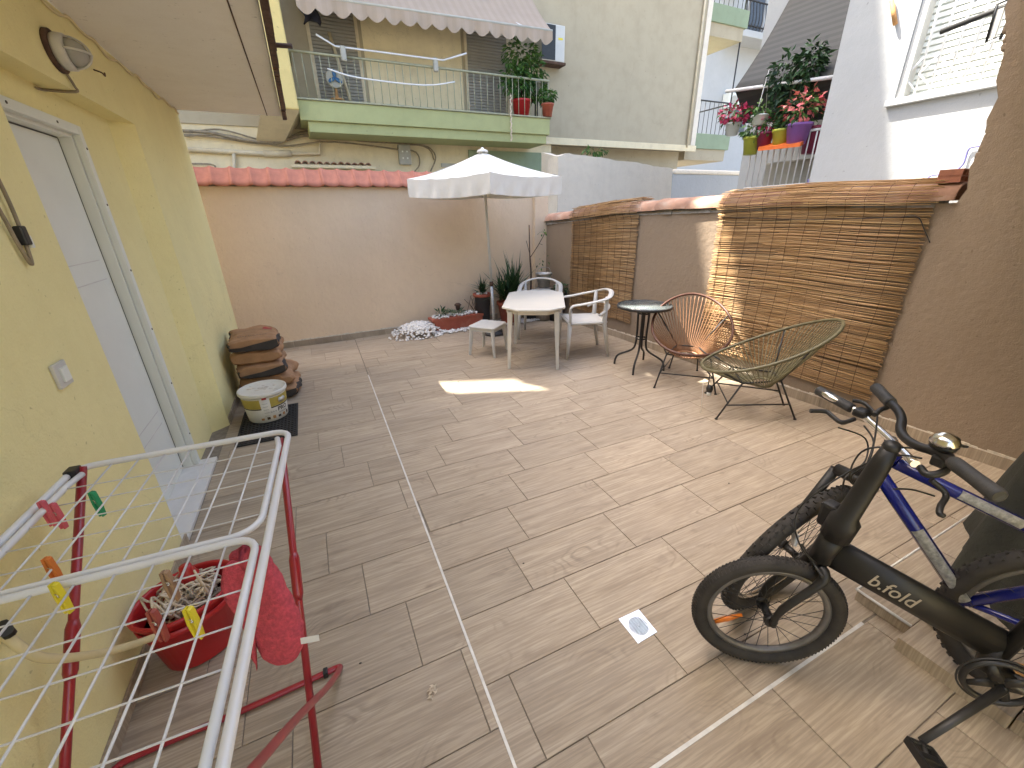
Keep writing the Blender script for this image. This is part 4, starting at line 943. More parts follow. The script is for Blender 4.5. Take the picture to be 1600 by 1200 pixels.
# clothes pegs
def peg(label, px, py, mat, tilt, spin, z=0.885, open_=0.0):
    p = onz(px, py, z); t = thing('clothes_peg', label, 'clothes peg', p, spin, 'clothes pegs on the laundry rack')
    for s in (-1, 1):
        mb = MB(); mb.add([(s*.001, -.005, .036), (s*.007, -.005, .034), (s*.009, -.005, .0), (s*.006, -.005, -.036), (s*.002, -.005, -.036), (s*.003, -.005, -.005),
             (s*.001, .005, .036), (s*.007, .005, .034), (s*.009, .005, .0), (s*.006, .005, -.036), (s*.002, .005, -.036), (s*.003, .005, -.005)],
             [(0,1,2,5), (5,2,3,4), (6,11,8,7), (11,10,9,8), (0,6,7,1), (1,7,8,2), (2,8,9,3), (3,9,10,4), (4,10,11,5), (5,11,6,0)])
        o = mb.build('prong', mat, t, bev=.001); o.matrix_local = Matrix.Rotation(tilt, 4, C_D.cross(C_R)) @ Matrix.Rotation(s*open_, 4, 'Y')
    o = MB().tube([(math.cos(a*.6)*.0055, -.0065+.013*a/20, .008+math.sin(a*.6)*.0055) for a in range(21)], .0011, 5).build('spring', M['chrome'], t)
    o.matrix_local = Matrix.Rotation(tilt, 4, C_D.cross(C_R)); o.scale = (1, 1, 1)
    for ch in t.children: ch.matrix_local = ch.matrix_local @ Matrix.Scale(1.12, 4)
    return t
peg('left one of the two pink pegs at the rack edge', 74, 802, M['pinkp'], .35, -.4)
peg('right one of the two pink pegs, further inside the rack', 91, 806, M['pinkp'], .35, -.4)
peg('green peg on the far rack panel', 152, 787, M['greenp'], .3, -.5)
peg('orange peg behind the middle bar of the rack', 84, 893, M['orangep'], .42, -.4)
peg('yellow peg lying open just below the orange peg', 96, 934, M['yellowp'], 1.1, -.5, .89, .18)
peg('brick red peg on the near rack panel', 247, 977, M['redp'], .45, -.4)
peg('yellow peg hanging upright on the near panel next to brick red peg', 303, 973, M['yellowp'], .15, -.4)
peg('wooden peg clipped above the mop bucket', 266, 915, M['woodp'], .2, -.3)
# pink towel
tw = thing('pink_towel', 'folded pink towel draped over the rack frame beside red leg', 'towel', onz(392, 858, .905))
TW0 = onz(392, 858, .905)
ctr = [(368, 880, .845), (388, 866, .862), (404, 884, .845), (414, 915, .80), (424, 950, .745), (434, 985, .69), (446, 1015, .645), (455, 1032, .62)]
wid = [.020, .026, .030, .042, .054, .060, .048, .018]; thk = [.012, .020, .024, .027, .030, .031, .026, .012]
cp = smoothpath([onz(*c_)-TW0 for c_ in ctr], 5); mb = MB(); n = 22; vs = []; fs = []
wx = C_R.copy()
for i, p in enumerate(cp):
    f_ = i/(len(cp)-1)*(len(wid)-1); k = min(int(f_), len(wid)-2); t_ = f_-k
    W = wid[k]*(1-t_)+wid[k+1]*t_; H = thk[k]*(1-t_)+thk[k+1]*t_
    tn = (cp[min(i+1, len(cp)-1)]-cp[max(i-1, 0)]).normalized(); ax = (wx-tn*wx.dot(tn)).normalized(); bx = tn.cross(ax)
    for j in range(n):
        a = 2*PI*j/n; cx = math.copysign(abs(math.cos(a))**.7, math.cos(a)); sx_ = math.sin(a)
        q_ = p+ax*(cx*W)+bx*(sx_*H); q_ += (ax*cx+bx*sx_)*(mnoise.noise(q_*38)*.006+mnoise.noise(q_*120)*.0025); vs.append(q_)
for i in range(len(cp)-1):
    for j in range(n): fs.append((i*n+j, i*n+(j+1) % n, (i+1)*n+(j+1) % n, (i+1)*n+j))
fs += [tuple(range(n))[::-1], tuple((len(cp)-1)*n+j for j in range(n))]
MB().add(vs, fs, True).build('folded_cloth', M['towel'], tw)
# front flap hanging on the inner side
fp = [onz(*c_)-TW0 for c_ in ((352, 885, .86), (350, 925, .80), (372, 962, .74), (398, 1002, .68))]
fq = [onz(*c_)-TW0 for c_ in ((386, 866, .872), (392, 905, .82), (398, 952, .76), (402, 1042, .63))]
fps, fqs = smoothpath(fp, 5), smoothpath(fq, 5)
o = MB().grid(lambda u, v: tuple(fps[int(v*15)].lerp(fqs[int(v*15)], u)+Vector((0, 0, .008*math.sin(u*6+v*4)))), 6, 15).build('inner_flap', M['towel'], tw); o.modifiers.new('thick', 'SOLIDIFY').thickness = .010
tg = onz(484, 1000, .70)-TW0
MB().add([tg-C_R*.022-C_D*.004, tg+C_R*.02-C_D*.012, tg+C_R*.022+C_D*.002, tg-C_R*.02+C_D*.01], [(0,1,2,3)]).build('care_tag', M['paperw'], tw).modifiers.new('thick', 'SOLIDIFY').thickness = .001
# ---- mop bucket
mbk = thing('mop_bucket', 'oval red plastic mop bucket under the laundry rack', 'bucket', (-0.665, 1.60, 0), .5)
o = MB().lathe([(.118, 0.004), (.122, .01), (.150, .26), (.160, .262), (.162, .275), (.156, .282), (.147, .275), (.142, .25), (.112, .02), (1e-6, .018)], 36, sx=1.08, sy=.86).build('body', M['bucketred'], mbk)
MB().lathe([(.145, .20), (.149, .235), (.155, .235), (.152, .20)], 36, sx=1.085, sy=.865).build('rim_band', M['bucketred'], o)
MB().tube(smoothpath([(.155, .06, .245), (.21, .0, .20), (.155, -.06, .245)], 6), .006, 6).build('handle', M['bucketred'], mbk)
mp = thing('mop', 'string mop with cream strands and red socket inside the bucket', 'mop', (-0.665, 1.61, 0.10), .5)
rm = random.Random(4); mb = MB()
for i in range(85):
    a = rm.uniform(0, 2*PI); r = rm.uniform(.01, .10); c_ = Vector((math.cos(a)*r*1.05, math.sin(a)*r*.85, rm.uniform(.10, .19)))
    pts = [Vector((.02, 0, .2))*.3+c_*.7]
    for k in range(5): pts.append(c_+Vector((rm.gauss(0, .028), rm.gauss(0, .024), rm.gauss(0, .024))))
    pts = [Vector((max(-.125, min(.125, p.x)), max(-.095, min(.095, p.y)), p.z)) for p in pts]
    mb.tube(smoothpath(pts, 4), .0042, 5)
stuff(mb.build('strands', M['mop'], mp))
MB().lathe([(.040, .14), (.036, .20), (.022, .235), (.02, .25), (1e-6, .25)], 16, (.03, .04, 0)).build('socket', M['bucketred'], mp)
hs = thing('garden_hose', 'cream hose bending from a wall tap into the mop bucket', 'hose', (-.80, 1.12, .70))
H0 = Vector((-.80, 1.12, .70))
MB().tube(smoothpath([onx(-6, 978, -.835)-H0, onx(30, 1010, -.81)-H0, onx(75, 1029, -.79)-H0, onx(150, 1022, -.76)-H0, onx(205, 1008, -.735)-H0, onx(250, 992, -.71)-H0], 6), .0115, 10).build('pipe', M['hose'], hs)
MB().tube([onx(8, 985, -.86)-H0, onx(8, 985, -.80)-H0], .014, 8).tube([onx(2, 975, -.81)-H0, onx(16, 992, -.81)-H0], .012, 8).build('tap', M['bmetal'], hs)

# ================================================================== MAT, TUB, SACKS
dm = thing('door_mat', 'black perforated rubber mat under the paint tub', 'door mat', (-.555, 3.67, 0))
mb = MB().box((-.215, -.33, .001), (-.20, .33, .012)).box((.20, -.33, .001), (.215, .33, .012)).box((-.2, -.33, .001), (.2, -.315, .012)).box((-.2, .315, .001), (.2, .33, .012))
for i in range(17): mb.box((-.2, -.30+i*.0365, .002), (.2, -.30+i*.0365+.011, .010))
for i in range(15): mb.box((-.185+i*.0262, -.315, .003), (-.185+i*.0262+.009, .315, .009))
mb.build('rubber_grid', M['mat'], dm)
MB().box((-.212, -.328, .0005), (.212, .328, .0025)).build('backing', M['darkprint'], dm)
tb = thing('paint_tub', 'white paint tub with olive label standing on the black mat', 'paint tub', (-.565, 3.82, .013), -.2)
def tub_r(z): return .150+.022*(z/.25)
MB().lathe([(.145, 0), (tub_r(0), .006), (tub_r(.245), .245)], 48).build('body', M['tub'], tb)
lid = MB().lathe([(.180, .232), (.184, .24), (.183, .262), (.176, .266), (.170, .258), (.1, .256), (1e-6, .256)], 48).build('lid', M['tub'], tb)
def wrap(name, mat, a0, a1, z0, z1, off):
    return MB().grid(lambda u, v: (math.cos(a0+(a1-a0)*u)*(tub_r(z0+(z1-z0)*v)+off), math.sin(a0+(a1-a0)*u)*(tub_r(z0+(z1-z0)*v)+off), z0+(z1-z0)*v), 24, 1).build(name, mat, tb)
def wraptext(s, size, ang, z, mat, off=.0022, bold=0.0):
    vs, fs = text_geo(s, size, .0002, bold); out = []
    for x_, y_, z_ in vs:
        zz = z+y_; r_ = tub_r(zz)+off+z_; a = ang+x_/r_; out.append((math.cos(a)*r_, math.sin(a)*r_, zz))
    return MB().add(out, fs).build('lettering', mat, tb)
VA = -PI/2+.30+.2                  # angle that faces the viewer
wrap('olive_band', M['olivelabel'], VA-1.5, VA-.42, .135, .215, .0010); wrap('olive_band', M['olivelabel'], VA+.02, VA+1.4, .135, .215, .0010)
wrap('dark_line', M['darkprint'], VA+.02, VA+1.4, .124, .134, .0012); wrap('dark_line', M['darkprint'], VA-1.5, VA-.42, .124, .134, .0012)
wraptext('PRO', .05, VA+.62, .098, M['darkprint'], bold=.0012); wraptext('ο ο ο', .02, VA+.1, .09, M['darkprint']); wraptext('ECOLOGIC', .016, VA+.62, .066, M['darkprint'])
for i in range(6): wrap('print_block', M['darkprint'] if i % 2 else M['wood'], VA-.55+i*.28, VA-.40+i*.28, .026, .046+.004*(i % 3), .0012)
ov = MB().lathe([(.028, 0), (1e-6, .001)], 20, sx=1.4, sy=.9, mat=T((math.cos(VA+.62)*(tub_r(.175)+.002), math.sin(VA+.62)*(tub_r(.175)+.002), .175), VA+.62, 0, PI/2) @ Matrix.Rotation(PI/2, 4, 'Z')).build('logo', M['tub'], tb)
wrap('heart_mark', M['redprint'], VA-.30, VA-.10, .212, .231, .0013); 
for i in range(5): wrap('print_line', M['jbox'], VA-.34, VA-.1, .06+i*.028, .064+i*.028, .0011)
mb = MB(); rl = random.Random(8)
for i in range(26):
    a = rl.uniform(0, 2*PI); r = rl.uniform(0, .15); mb.ball((math.cos(a)*r, math.sin(a)*r, .2565), rl.uniform(.004, .016), 6, 4, (1.6, 1, .12))
mb.build('dried_spatter', M['caulk'], tb)
def sack(label, z, dx, dy, rz, seed, W=.40, L=.52, H=.128, dark=True, red=False):
    rs = random.Random(seed); t = thing('cement_sack', label, 'sack', (-.585+dx, 4.42+dy, z), rz, 'stack of building material sacks')
    def pt(u, v, e=0.0):   # u around the x-section, v along length
        a = 2*PI*u; s_ = -1+2*v; sq = max(0, 1-abs(s_)**14)**.5
        cx = math.copysign(abs(math.cos(a))**.62, math.cos(a)); cz = math.copysign(abs(math.sin(a))**.75, math.sin(a))
        wv = .9+.1*sq; hv = .62+.38*sq
        p = Vector((cx*(W/2)*wv, s_*L/2, H/2+cz*(H/2)*hv))
        nz = mnoise.noise(p*9+Vector((seed*3, 0, 0)))*.030+mnoise.noise(p*24+Vector((seed, 0, 0)))*.014
        return tuple(p+Vector((cx*(e+nz), math.copysign(e*abs(s_)**6, s_), cz*(e+nz*.6))))
    o = MB().grid(lambda u, v: pt(u, v), 40, 30).add([pt(k/40, 0) for k in range(40)], [tuple(range(40))], True).add([pt(k/40, 1) for k in range(40)], [tuple(range(40))], True).build('paper_bag', M['kraft'], t)
    mb = MB(); 
    if dark:
        MB().add([tuple(Vector(pt(.5+.5*k/14, 0, .004))+Vector((0, -.002, 0))) for k in range(15)]+[tuple(Vector(pt(.0, 0, .004))+Vector((0, -.002, .25*H))), tuple(Vector(pt(.25, 0, .004))+Vector((0, -.002, -.35*H))), tuple(Vector(pt(.5, 0, .004))+Vector((0, -.002, -.02)))], [tuple(range(18))], False).build('dark_front', M['darkpaper'], t)
        MB().grid(lambda u, v: pt(.43+.16*u+.02*math.sin(v*5), v, .0016), 8, 24).build('dark_band', M['darkpaper'], t)
        MB().grid(lambda u, v: pt(-.03+.10*u+.03*math.sin(v*6), .55*v+.02, .0016), 8, 14).build('dark_band', M['darkpaper'], t)
        MB().grid(lambda u, v: pt(.52+.46*u, .0+.035*v+.018*math.sin(u*7), .0018), 26, 4).build('dark_edge', M['darkpaper'], t)
    if red:
        vs, fs = text_geo('ΜΑΡΜΟΛΙΝΗ', .045, .0003); zt = H+.009
        MB().add([(x_*.8, y_-.19, zt+z_) for x_, y_, z_ in vs], fs).build('lettering', M['darkprint'], t)
        MB().grid(lambda u, v: pt(.13+.08*u, .55+.2*v, .0018), 5, 5).build('red_print', M['redprint'], t)
    return t
sack('lowest building sack in the stack behind the paint tub', .005, .04, .0, .02, 1, .46)
sack('second lowest building sack in the stack', .128, .03, .01, -.03, 2, .44, dark=False)
sack('middle building sack of the stack', .252, -.01, -.02, .05, 3)
sack('second from top building sack, plain brown front', .376, -.01, .01, -.02, 4, dark=False)
sack('topmost building sack with dark printed band and lettering', .498, -.02, -.02, .08, 5, red=True)

# ================================================================== DRAIN, DEBRIS
dn = thing('floor_drain', 'square steel floor drain with round slotted grate', 'floor drain', (.96, .882, .0))
MB().prism([(-.053, -.060), (.051, -.055), (.054, .060), (-.054, .062)], .0008, .004).build('plate', M['steel'], dn, bev=.001)
MB().lathe([(.041, .0045), (.041, .0055), (.037, .0055), (.037, .0045)], 32).build('grate_ring', M['steel'], dn)
MB().lathe([(.037, .0044), (1e-6, .0044)], 32).build('grate_opening', M['soil'], dn)
for i in range(6):
    x_ = -.030+i*.012; h_ = math.sqrt(.037**2-x_**2); MB().box((x_-.0024, -h_, .0046), (x_+.0024, h_, .0060)).build('grate_bar', M['steel'], dn)
MB().ball((0, 0, .006), .006, 8, 5, (1, 1, .4)).build('screw', M['steel'], dn)
db = thing('leaf_litter', 'tiny dry leaf crumb on the floor left of the metal strip', 'leaf', (.114, 1.007, .001))
mb = MB(); rd = random.Random(3)
for i in range(14):
    p = Vector((rd.gauss(0, .009), rd.gauss(0, .009), rd.uniform(.001, .008))); a = rd.uniform(0, 6.3); v1 = Vector((math.cos(a), math.sin(a), rd.uniform(-.3, .6)))*.012; v2 = Vector((-math.sin(a), math.cos(a), .2))*.004
    mb.add([p-v1, p+v2, p+v1, p-v2], [(0, 1, 2, 3)])
mb.build('crumb', M['mop'], db, recalc=False)
for (px, py), lb in zip([(563, 1036), (818, 880), (1139, 755), (1164, 991)], ['small dark speck left of the metal joint strip', 'small dark speck right of the metal joint strip', 'small dark speck on the tiles in the yard centre', 'small dark speck beside the cross joint strip']):
    tag(MB().ball(onz(px, py, .002), .004, 6, 4, (1.4, 1, .6)).build('floor_speck', M['darkprint']), lb, 'speck')

# ================================================================== PLASTIC TABLE, CHAIRS, STOOL
pt_ = thing('garden_table', 'white plastic garden table with cut corners', 'table', (2.24, 4.20, 0), math.radians(60))
def octo(a, b, c): return [(a, -b+c), (a, b-c), (a-c*.9, b), (-a+c*.9, b), (-a, b-c), (-a, -b+c), (-a+c*.9, -b), (a-c*.9, -b)]
MB().prism(octo(.57, .335, .165), .655, .680).build('table_top', M['plastic'], pt_, bev=.011, seg=4)
MB().prism(octo(.52, .29, .14), .61, .656).build('apron', M['plastic'], pt_, bev=.006)
for sx_ in (-1, 1):
    for sy_ in (-1, 1):
        x0, y0 = sx_*.43, sy_*.245; x1, y1 = sx_*.47, sy_*.265
        mb = MB(); w0_, w1_ = .055, .026
        vs = [(x0-w0_*.7, y0-w0_*.5, .64), (x0+w0_*.7, y0-w0_*.5, .64), (x0+w0_*.7, y0+w0_*.5, .64), (x0-w0_*.7, y0+w0_*.5, .64), (x1-w1_*.7, y1-w1_*.6, 0), (x1+w1_*.7, y1-w1_*.6, 0), (x1+w1_*.7, y1+w1_*.6, 0), (x1-w1_*.7, y1+w1_*.6, 0)]
        mb.add(vs, [(0,1,2,3), (7,6,5,4), (0,4,5,1), (1,5,6,2), (2,6,7,3), (3,7,4,0)]); mb.build('leg', M['plastic'], pt_, bev=.006, seg=3)
so_ = thing('plastic_stool', 'low white plastic stool beside the garden table', 'stool', (1.80, 4.58, 0), math.radians(40))
MB().prism(octo(.185, .175, .03), .335, .360).build('seat', M['plasticw'], so_, bev=.010, seg=3)
MB().prism(octo(.172, .162, .03), .30, .336).build('apron', M['plasticw'], so_, bev=.004)
for sx_ in (-1, 1):
    for sy_ in (-1, 1): MB().tube([(sx_*.15, sy_*.14, .33), (sx_*.175, sy_*.168, .0)], [.026, .016], 8, smooth=False).build('leg', M['plasticw'], so_, bev=.002)
def garden_chair(label, loc_, rz):
    t = thing('garden_chair', label, 'chair', loc_, rz, 'white plastic armchairs at the garden table')
    MB().grid(lambda u, v: (-.21+.44*u, (-.215+.43*v), .415-.028*math.sin(PI*v)*math.sin(PI*min(1, u*1.1))+.012*u), 12, 12).build('seat', M['plasticw'], t).modifiers.new('thick', 'SOLIDIFY').thickness = .012
    MB().tube(rrect(-.21, .235, -.22, .22, .05, .405), .016, 8, closed=True).build('seat_rim', M['plasticw'], t)
    rail_ = smoothpath([(.225, .265, .40), (.235, .265, .55), (.215, .268, .615), (.10, .272, .635), (-.08, .27, .665), (-.20, .235, .69), (-.265, .13, .725), (-.285, 0, .735), (-.265, -.13, .725), (-.20, -.235, .69), (-.08, -.27, .665), (.10, -.272, .635), (.215, -.268, .615), (.235, -.265, .55), (.225, -.265, .40)], 5)
    MB().tube(rail_, .030, 10, flat=.42, up=(0, 0, 1)).build('arm_rail', M['plasticw'], t)
    low = smoothpath([(-.10, .262, .50), (-.19, .22, .55), (-.245, .12, .575), (-.26, 0, .58), (-.245, -.12, .575), (-.19, -.22, .55), (-.10, -.262, .50)], 5)
    MB().tube(low, .022, 10, flat=.5, up=(0, 0, 1)).build('back_rail', M['plasticw'], t)
    for s in (-1, 1):
        MB().tube([(.235, s*.262, .42), (.255, s*.275, .0)], [.026, .017], 8).build('leg', M['plasticw'], t)
        MB().tube([(-.19, s*.225, .70), (-.175, s*.215, .41), (-.245, s*.235, .0)], [.022, .028, .017], 8).build('leg', M['plasticw'], t)
    return t
garden_chair('white plastic armchair right of the garden table, side on', (2.84, 4.06, 0), math.radians(160))
garden_chair('white plastic armchair behind the far end of garden table', (2.74, 4.98, 0), math.radians(238))

# ================================================================== UMBRELLA
um = thing('patio_umbrella', 'square white canvas umbrella with valance behind the garden table', 'umbrella', (2.20, 5.34, 0))
U0 = Vector((2.20, 5.34, 0)); ap = Vector((2.07, 5.20, 2.27))-U0
cs = [Vector((1.24, 5.64, 1.995))-U0, Vector((1.84, 4.44, 1.985))-U0, Vector((2.95, 4.83, 1.995))-U0, Vector((2.36, 6.02, 1.995))-U0]
mb = MB(); mv = MB(); NS = 12
for i in range(4):
    a, b = cs[i], cs[(i+1) % 4]
    def fn(u, v, a=a, b=b):
        e = a.lerp(b, u); p = ap.lerp(e, v); sag = -.035*math.sin(PI*v)-.028*math.sin(PI*u)*v*v
        return tuple(p+Vector((0, 0, sag+.005*math.sin(u*23+v*7)*v)))
    mb.grid(fn, NS, 8)
    def fv(u, v, a=a, b=b):
        e = a.lerp(b, u); nrm = Vector((b.y-a.y, a.x-b.x, 0)).normalized(); w_ = .010*math.sin(u*31+v*3)*v+.007*math.sin(u*57)*v
        return tuple(e+Vector((0, 0, -.028*math.sin(PI*u)-.20*v))+nrm*(w_-.012*v))
    mv.grid(fv, 40, 5)
mb.build('canopy', M['canvas'], um); mv.build('valance', M['canvas'], um)
MB().lathe([(.07, 0), (.06, .02), (.02, .035), (.012, .05), (1e-6, .052)], 12, tuple(ap+Vector((0, 0, -.008)))).build('cap', M['canvas'], um)
pole_ = MB().tube([(0, 0, .02), tuple(Vector((0, 0, 0)).lerp(ap, .31))], .019, 10).build('lower_pole', M['galv'], um)
MB().tube([tuple(ap*.305), tuple(ap)], .016, 10).build('pole', M['plasticw'], um)
MB().lathe([(.026, 0), (.028, .04), (.022, .06)], 10, tuple(ap*.30)).build('clamp', M['rust'], um)
hub_ = ap*.86
for c_ in cs:
    MB().tube([tuple(ap*.985), tuple(c_*.99+Vector((0, 0, -.012)))], .006, 6).build('rib', M['galv'], um)
    MB().tube([tuple(hub_), tuple((ap*.985).lerp(c_, .5)+Vector((0, 0, -.02)))], .005, 6).build('strut', M['galv'], um)
MB().lathe([(.03, 0), (.03, .05)], 10, tuple(hub_)).build('runner', M['bplastic'], um)
MB().lathe([(.17, 0), (.17, .03), (.05, .05), (.03, .12)], 20).build('base', M['bmetal'], um)

# ================================================================== POTS AND PLANTS IN THE CORNER
R3 = random.Random(21)
pl = thing('planter_box', 'long terracotta trough planter filled with white pebbles', 'planter', (1.83, 5.88, 0), .07)
mb = MB(); L_, W_, H_ = .40, .105, .20
vs = []
for z_, s_ in ((0, .86), (.165, .98), (.166, 1.05), (.20, 1.05)): vs += [(-L_*s_, -W_*s_, z_), (L_*s_, -W_*s_, z_), (L_*s_, W_*s_, z_), (-L_*s_, W_*s_, z_)]
fs = [(3, 2, 1, 0)]+[(4*k+i, 4*k+(i+1) % 4, 4*k+4+(i+1) % 4, 4*k+4+i) for k in range(3) for i in range(4)]+[(12, 13, 14, 15)]
mb.add(vs, fs); mb.build('trough', M['terra'], pl, bev=.006)
def pebbles(name, parent, spots, rnd, mat=None):
    mb = MB()
    for (x_, y_, z_, r) in spots:
        mb.ball((x_, y_, z_), r, 6, 4, (rnd.uniform(.8, 1.35), rnd.uniform(.8, 1.3), rnd.uniform(.55, .85)))
    return stuff(mb.build(name, mat or M['pebble'], parent))
pebbles('pebbles', pl, [(R3.uniform(-.38, .38), R3.uniform(-.09, .09), .205+R3.uniform(0, .02), R3.uniform(.012, .026)) for i in range(130)], R3)
for (dx_, h_) in ((-.26, .14), (-.12, .06), (.02, .05)):
    leaves('succulent', M['leafs'] if dx_ > -.2 else M['leafd'], pl, [((dx_, 0, .22+h_*.3), (.05, .04, h_*.4))], 26, .09, R3, -.9, .28)
mb = MB()
for i in range(7): mb.tube([(.2+R3.uniform(-.05, .12), R3.uniform(-.03, .03), .2), (.2+R3.uniform(-.09, .16), R3.uniform(-.05, .05), .2+R3.uniform(.12, .27))], .0035, 5)
mb.build('dry_stems', M['bark'], pl)
ln = thing('garden_light', 'small dark solar lamp stuck into the trough planter', 'garden lamp', (1.85, 5.88, .20))
MB().tube([(0, 0, 0), (0, 0, .10)], .008, 6).build('stake', M['bmetal'], ln)
MB().lathe([(.02, .07), (.034, .10), (.036, .135), (.055, .15), (.03, .175), (1e-6, .18)], 14).build('lamp_head', M['rust'], ln)
pbs = []
for i in range(900):
    a = R3.uniform(0, 2*PI); r = min(.95, abs(R3.gauss(0, .45))); x_ = 1.20+math.cos(a)*r*.42; y_ = 5.78+math.sin(a)*r*.26
    h_ = max(0, .17*(1-min(1, ((x_-1.22)/.42)**2+((y_-5.86)/.32)**2)))
    if y_ < back_y(x_)-.03: pbs.append((x_-1.2, y_-5.8, .012+h_*R3.uniform(.8, 1.0), R3.uniform(.010, .022)))
for i in range(520):
    x_ = R3.uniform(1.4, 3.2); y_ = 5.72+R3.gauss(0, .05)+.02*(x_-1.4); pbs.append((x_-1.2, y_-5.8, .012+R3.uniform(0, .012), R3.uniform(.010, .021)))
for i in range(260):
    x_ = R3.uniform(1.45, 3.2); y_ = R3.uniform(5.7, 5.98); pbs.append((x_-1.2, y_-5.8, .012, R3.uniform(.010, .021)))
ph = thing('pebble_heap', 'heap of white pebbles around the trough planter', 'pebbles', (1.2, 5.8, 0))
pebbles('pebbles', ph, pbs, R3)
del ph['category']; ph['category'] = 'pebbles'
def blades(name, mat, parent, base, n, L, w_, rnd, spread=1.0, up=.5):
    mb = MB(); vals = []
    for i in range(n):
        a = rnd.uniform(0, 2*PI); el = rnd.uniform(up, 1.45); l = L*rnd.uniform(.6, 1.1); d = Vector((math.cos(a)*math.cos(el)*spread, math.sin(a)*math.cos(el)*spread, math.sin(el)))
        sd = Vector((-math.sin(a), math.cos(a), 0)); b0 = Vector(base)+Vector((rnd.gauss(0, .02), rnd.gauss(0, .02), rnd.uniform(0, .12)))
        pts = []
        for k in range(5):
            f = k/4; pts.append((b0+d*(l*f)+Vector((0, 0, -.16*l*f*f*math.cos(el)*2)), w_*(1-f)**.7*(.6+.4*math.sin(PI*min(1, f*2+.2)))))
        vs = []
        for p, ww in pts: vs += [p-sd*ww, p+sd*ww]
        mb.add(vs, [(2*k, 2*k+1, 2*k+3, 2*k+2) for k in range(4)], True); vals += [min(1, max(0, rnd.gauss(.45, .25)))]*4
    o = stuff(mb.build(name, mat, parent, recalc=False)); set_rnd(o, vals); return o
dp = thing('column_pot', 'tall dark pot with spiky plant left of umbrella pole', 'potted plant', (2.25, 5.90, 0))
MB().lathe([(.10, 0), (.12, .43), (.125, .44)], 24).build('pot', M['darkpot'], dp); MB().lathe([(.135, .44), (.142, .445), (.142, .48), (.125, .48), (.12, .46), (1e-6, .465)], 24).build('saucer_rim', M['terra'], dp)
blades('foliage', M['leafd'], dp, (0, 0, .46), 46, .24, .017, R3, 1.2, .25)
pebbles('pebbles', dp, [(R3.uniform(-.08, .08), R3.uniform(-.08, .08), .48, .018) for i in range(16)], R3)
yp = thing('yucca_plant', 'large spiky yucca in terracotta pot behind umbrella pole', 'potted plant', (2.66, 5.80, 0))
pot(yp, .19, .34, M['terra'])
blades('foliage', M['leafd'], yp, (0, 0, .34), 85, .62, .027, R3, 1.05, .35); blades('foliage', M['leafd'], yp, (.10, .02, .32), 55, .76, .026, R3, .8, .75); blades('foliage', M['leafd'], yp, (-.14, -.03, .36), 34, .48, .024, R3, 1.1, .35)
br_ = thing('bare_sapling', 'nearly leafless sapling in a pot by the corner pier', 'sapling', (3.06, 5.88, 0))
pot(br_, .17, .30, M['darkpot'])
mb = MB().tube(smoothpath([(0, 0, .28), (.01, 0, .7), (-.01, 0, 1.0), (-.02, 0, 1.42)], 4), [.014]*4+[.012]*4+[.008]*5, 6)
mb.tube(smoothpath([(-.005, 0, .95), (.12, -.02, 1.12), (.24, -.02, 1.30)], 4), .006, 5).tube([(-.01, 0, 1.0), (-.07, 0, 1.2)], .004, 5).tube([(.14, -.02, 1.15), (.2, -.02, 1.13)], .003, 5).tube([(.24, -.02, 1.3), (.20, -.02, 1.33)], .003, 4)
mb.build('trunk', M['bark'], br_)
leaves('foliage', M['leafg'], br_, [((.22, -.02, .88), (.12, .08, .12)), ((.2, -.02, 1.3), (.06, .05, .04))], 18, .05, R3)
gp = thing('herb_pot', 'dark pot with grey green herb below the galvanised bucket', 'potted plant', (3.38, 5.62, 0))
pot(gp, .15, .44, M['darkpot']); leaves('foliage', M['leafd'], gp, [((.05, -.06, .48), (.16, .12, .08))], 160, .06, R3)
gb = thing('metal_bucket', 'galvanised metal bucket in the corner beside the reed screen', 'bucket', (3.22, 5.74, .0))
MB().lathe([(.13, 0), (.13, .50), (.02, .51)], 16).build('plinth', M['mortar'], gb)
MB().lathe([(.085, .511), (.12, .71), (.126, .715), (.126, .725), (.116, .72), (.082, .52), (1e-6, .52)], 24).build('bucket_body', M['galv'], gb)
MB().tube(smoothpath([(-.12, 0, .715), (-.08, 0, .80), (.08, 0, .80), (.12, 0, .715)], 5), .004, 5).build('handle', M['galv'], gb)

# ================================================================== CAFE TABLE, STRING CHAIRS
ct = thing('cafe_table', 'small round black cafe table with glass top', 'cafe table', (3.05, 3.30, 0), .3)
MB().lathe([(.262, .672), (.262, .684), (1e-6, .684)], 48).build('glass_top', M['glass'], ct)
MB().lathe([(.262, .662), (.277, .662), (.28, .676), (.277, .688), (.264, .688), (.262, .676)], 48).build('top_rim', M['bmetal'], ct)
MB().tube([(-.26, 0, .664), (.26, 0, .664)], .007, 6).tube([(0, -.26, .664), (0, .26, .664)], .007, 6).build('top_support', M['bmetal'], ct)
for k in range(4):
    a = k*PI/2+.35; c_, s_ = math.cos(a), math.sin(a)
    pr = [(.055, .66), (.055, .55), (.05, .40), (.055, .26), (.09, .19), (.22, .12), (.255, .07), (.265, .0)]
    MB().tube(smoothpath([(c_*r, s_*r, z_) for r, z_ in pr], 4), .011, 8).build('leg', M['bmetal'], ct)
for z_ in (.60, .33): MB().tube([(math.cos(k*PI/8)*.056, math.sin(k*PI/8)*.056, z_) for k in range(16)], .008, 6, closed=True).build('brace_ring', M['bmetal'], ct)
